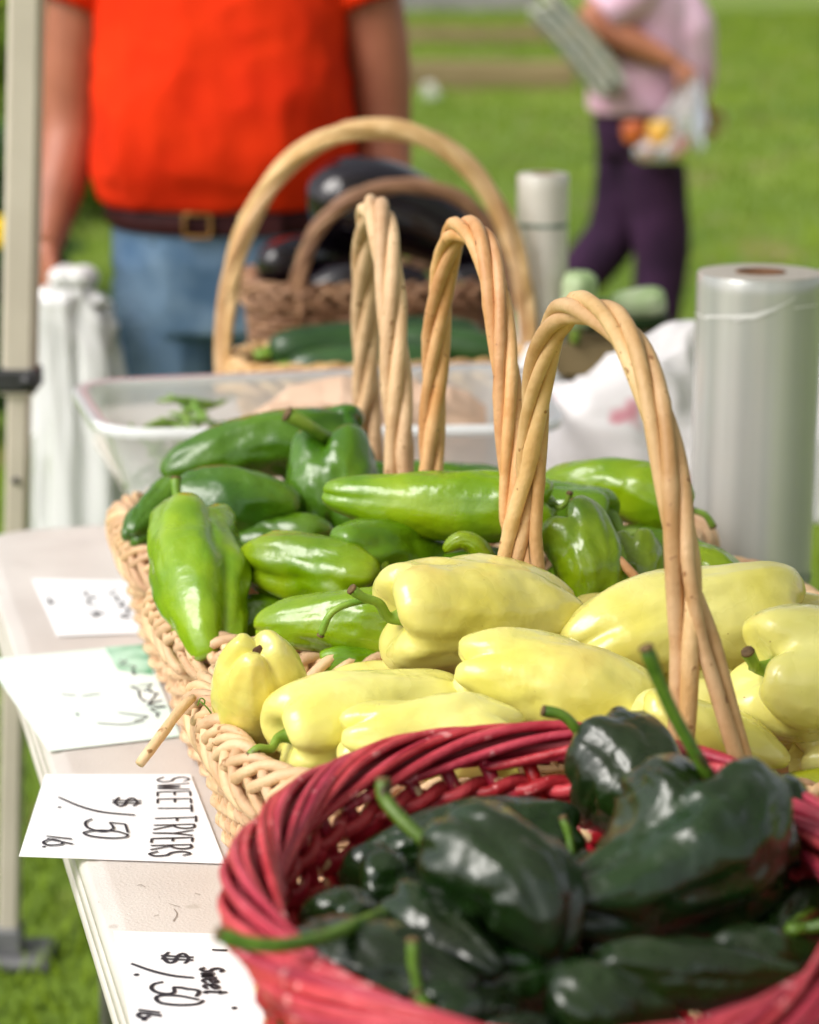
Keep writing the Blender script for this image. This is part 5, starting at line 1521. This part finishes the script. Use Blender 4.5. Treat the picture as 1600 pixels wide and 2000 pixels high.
    # folded newspapers clamped under the near arm
    a0, a1 = P(1062, 15, 7.12), P(1190, 165, 7.12)
    d = a1 - a0; L_ = np.linalg.norm(d); d /= L_
    nrm = np.array([d[2], 0, -d[0]]); nrm = nrm if nrm[0] > 0 else -nrm
    root = empty('newspaper_bundle', (a0 + a1) / 2 - [0, 0, 0.15], 'bundle of folded papers held under the arm of the walking person', 'newspaper')
    for k in range(7):
        o_ = nrm * (-0.050 + 0.017 * k)
        q = a0 + o_ - d * 0.03 * ((k * 3) % 4) / 4
        pts = spline([q, q + d * L_ * 0.5 + nrm * 0.006, q + d * (L_ + 0.02 * (k % 3))], 9)
        yv = np.array([0, 1.0, 0])
        rings = [np.array([q_ - nrm * 0.006 - yv * 0.13, q_ + nrm * 0.006 - yv * 0.13, q_ + nrm * 0.006 + yv * 0.13, q_ - nrm * 0.006 + yv * 0.13]) for q_ in pts]
        mk('paper_sheet', *loft(rings), M['news' if k % 2 else 'news2'], root, smooth=False)
    # clear bag of fruit
    hp = h_ + (h_ - e) / np.linalg.norm(h_ - e) * 0.07
    fc = P(1285, 262, 7.10)
    rings = []
    prof = [(0.0, 0.012), (0.12, 0.03), (0.3, 0.055), (0.5, 0.082), (0.7, 0.105), (0.85, 0.11), (0.95, 0.085), (1.0, 0.02)]
    pz = spline(np.array([(z, r, 0) for z, r in prof]), 36)
    bot = fc + [0.02, 0, -0.10]
    for z, r, _ in pz:
        c = hp * (1 - z) + bot * z
        ring = []
        for k in range(48):
            a = k / 48 * 6.283
            f_ = 1 + 0.16 * math.sin(5 * a + z * 3) * (1 - z * 0.6) + 0.10 * noise.noise((math.cos(a) * 3, math.sin(a) * 3, z * 5))
            ring.append([c[0] + r * f_ * math.cos(a), c[1] + r * f_ * math.sin(a) * 0.8, c[2]])
        rings.append(np.array(ring))
    mk('fruit_bag', *loft(rings), M['bagclear'], label='clear plastic bag of fruit carried by the walking person', cat='bag')
    for (x, y, dz, r, m_, lb) in ((1238, 258, 0, .038, 'apple', 'red fruit in the clear bag, farthest from the hand'), (1290, 262, -0.03, .042, 'peach', 'yellow-orange fruit in the clear bag'), (1325, 288, 0, .038, 'apple', 'red fruit lowest in the clear bag'), (1265, 290, 0.05, .036, 'apple', 'red fruit behind the yellow-orange one in the clear bag')):
        c = P(x, y, 7.10 + dz)
        V, F, C = flesh(c + [0, 0, r], c - [0, 0, r], r * 1.08, 'bell', 5, 0.04, (0, 0, 0), int(x), 0.03, NS=20, NA=20)
        o = mk('fruit', V, F, M[m_], label=lb, cat='fruit', group='fruit in the clear bag')
        mk('stem', *tube([c + [0, 0, r * 0.8], c + [0.004, 0, r * 1.25]], [0.003, 0.002], 6), M['bark'], o)
woman()
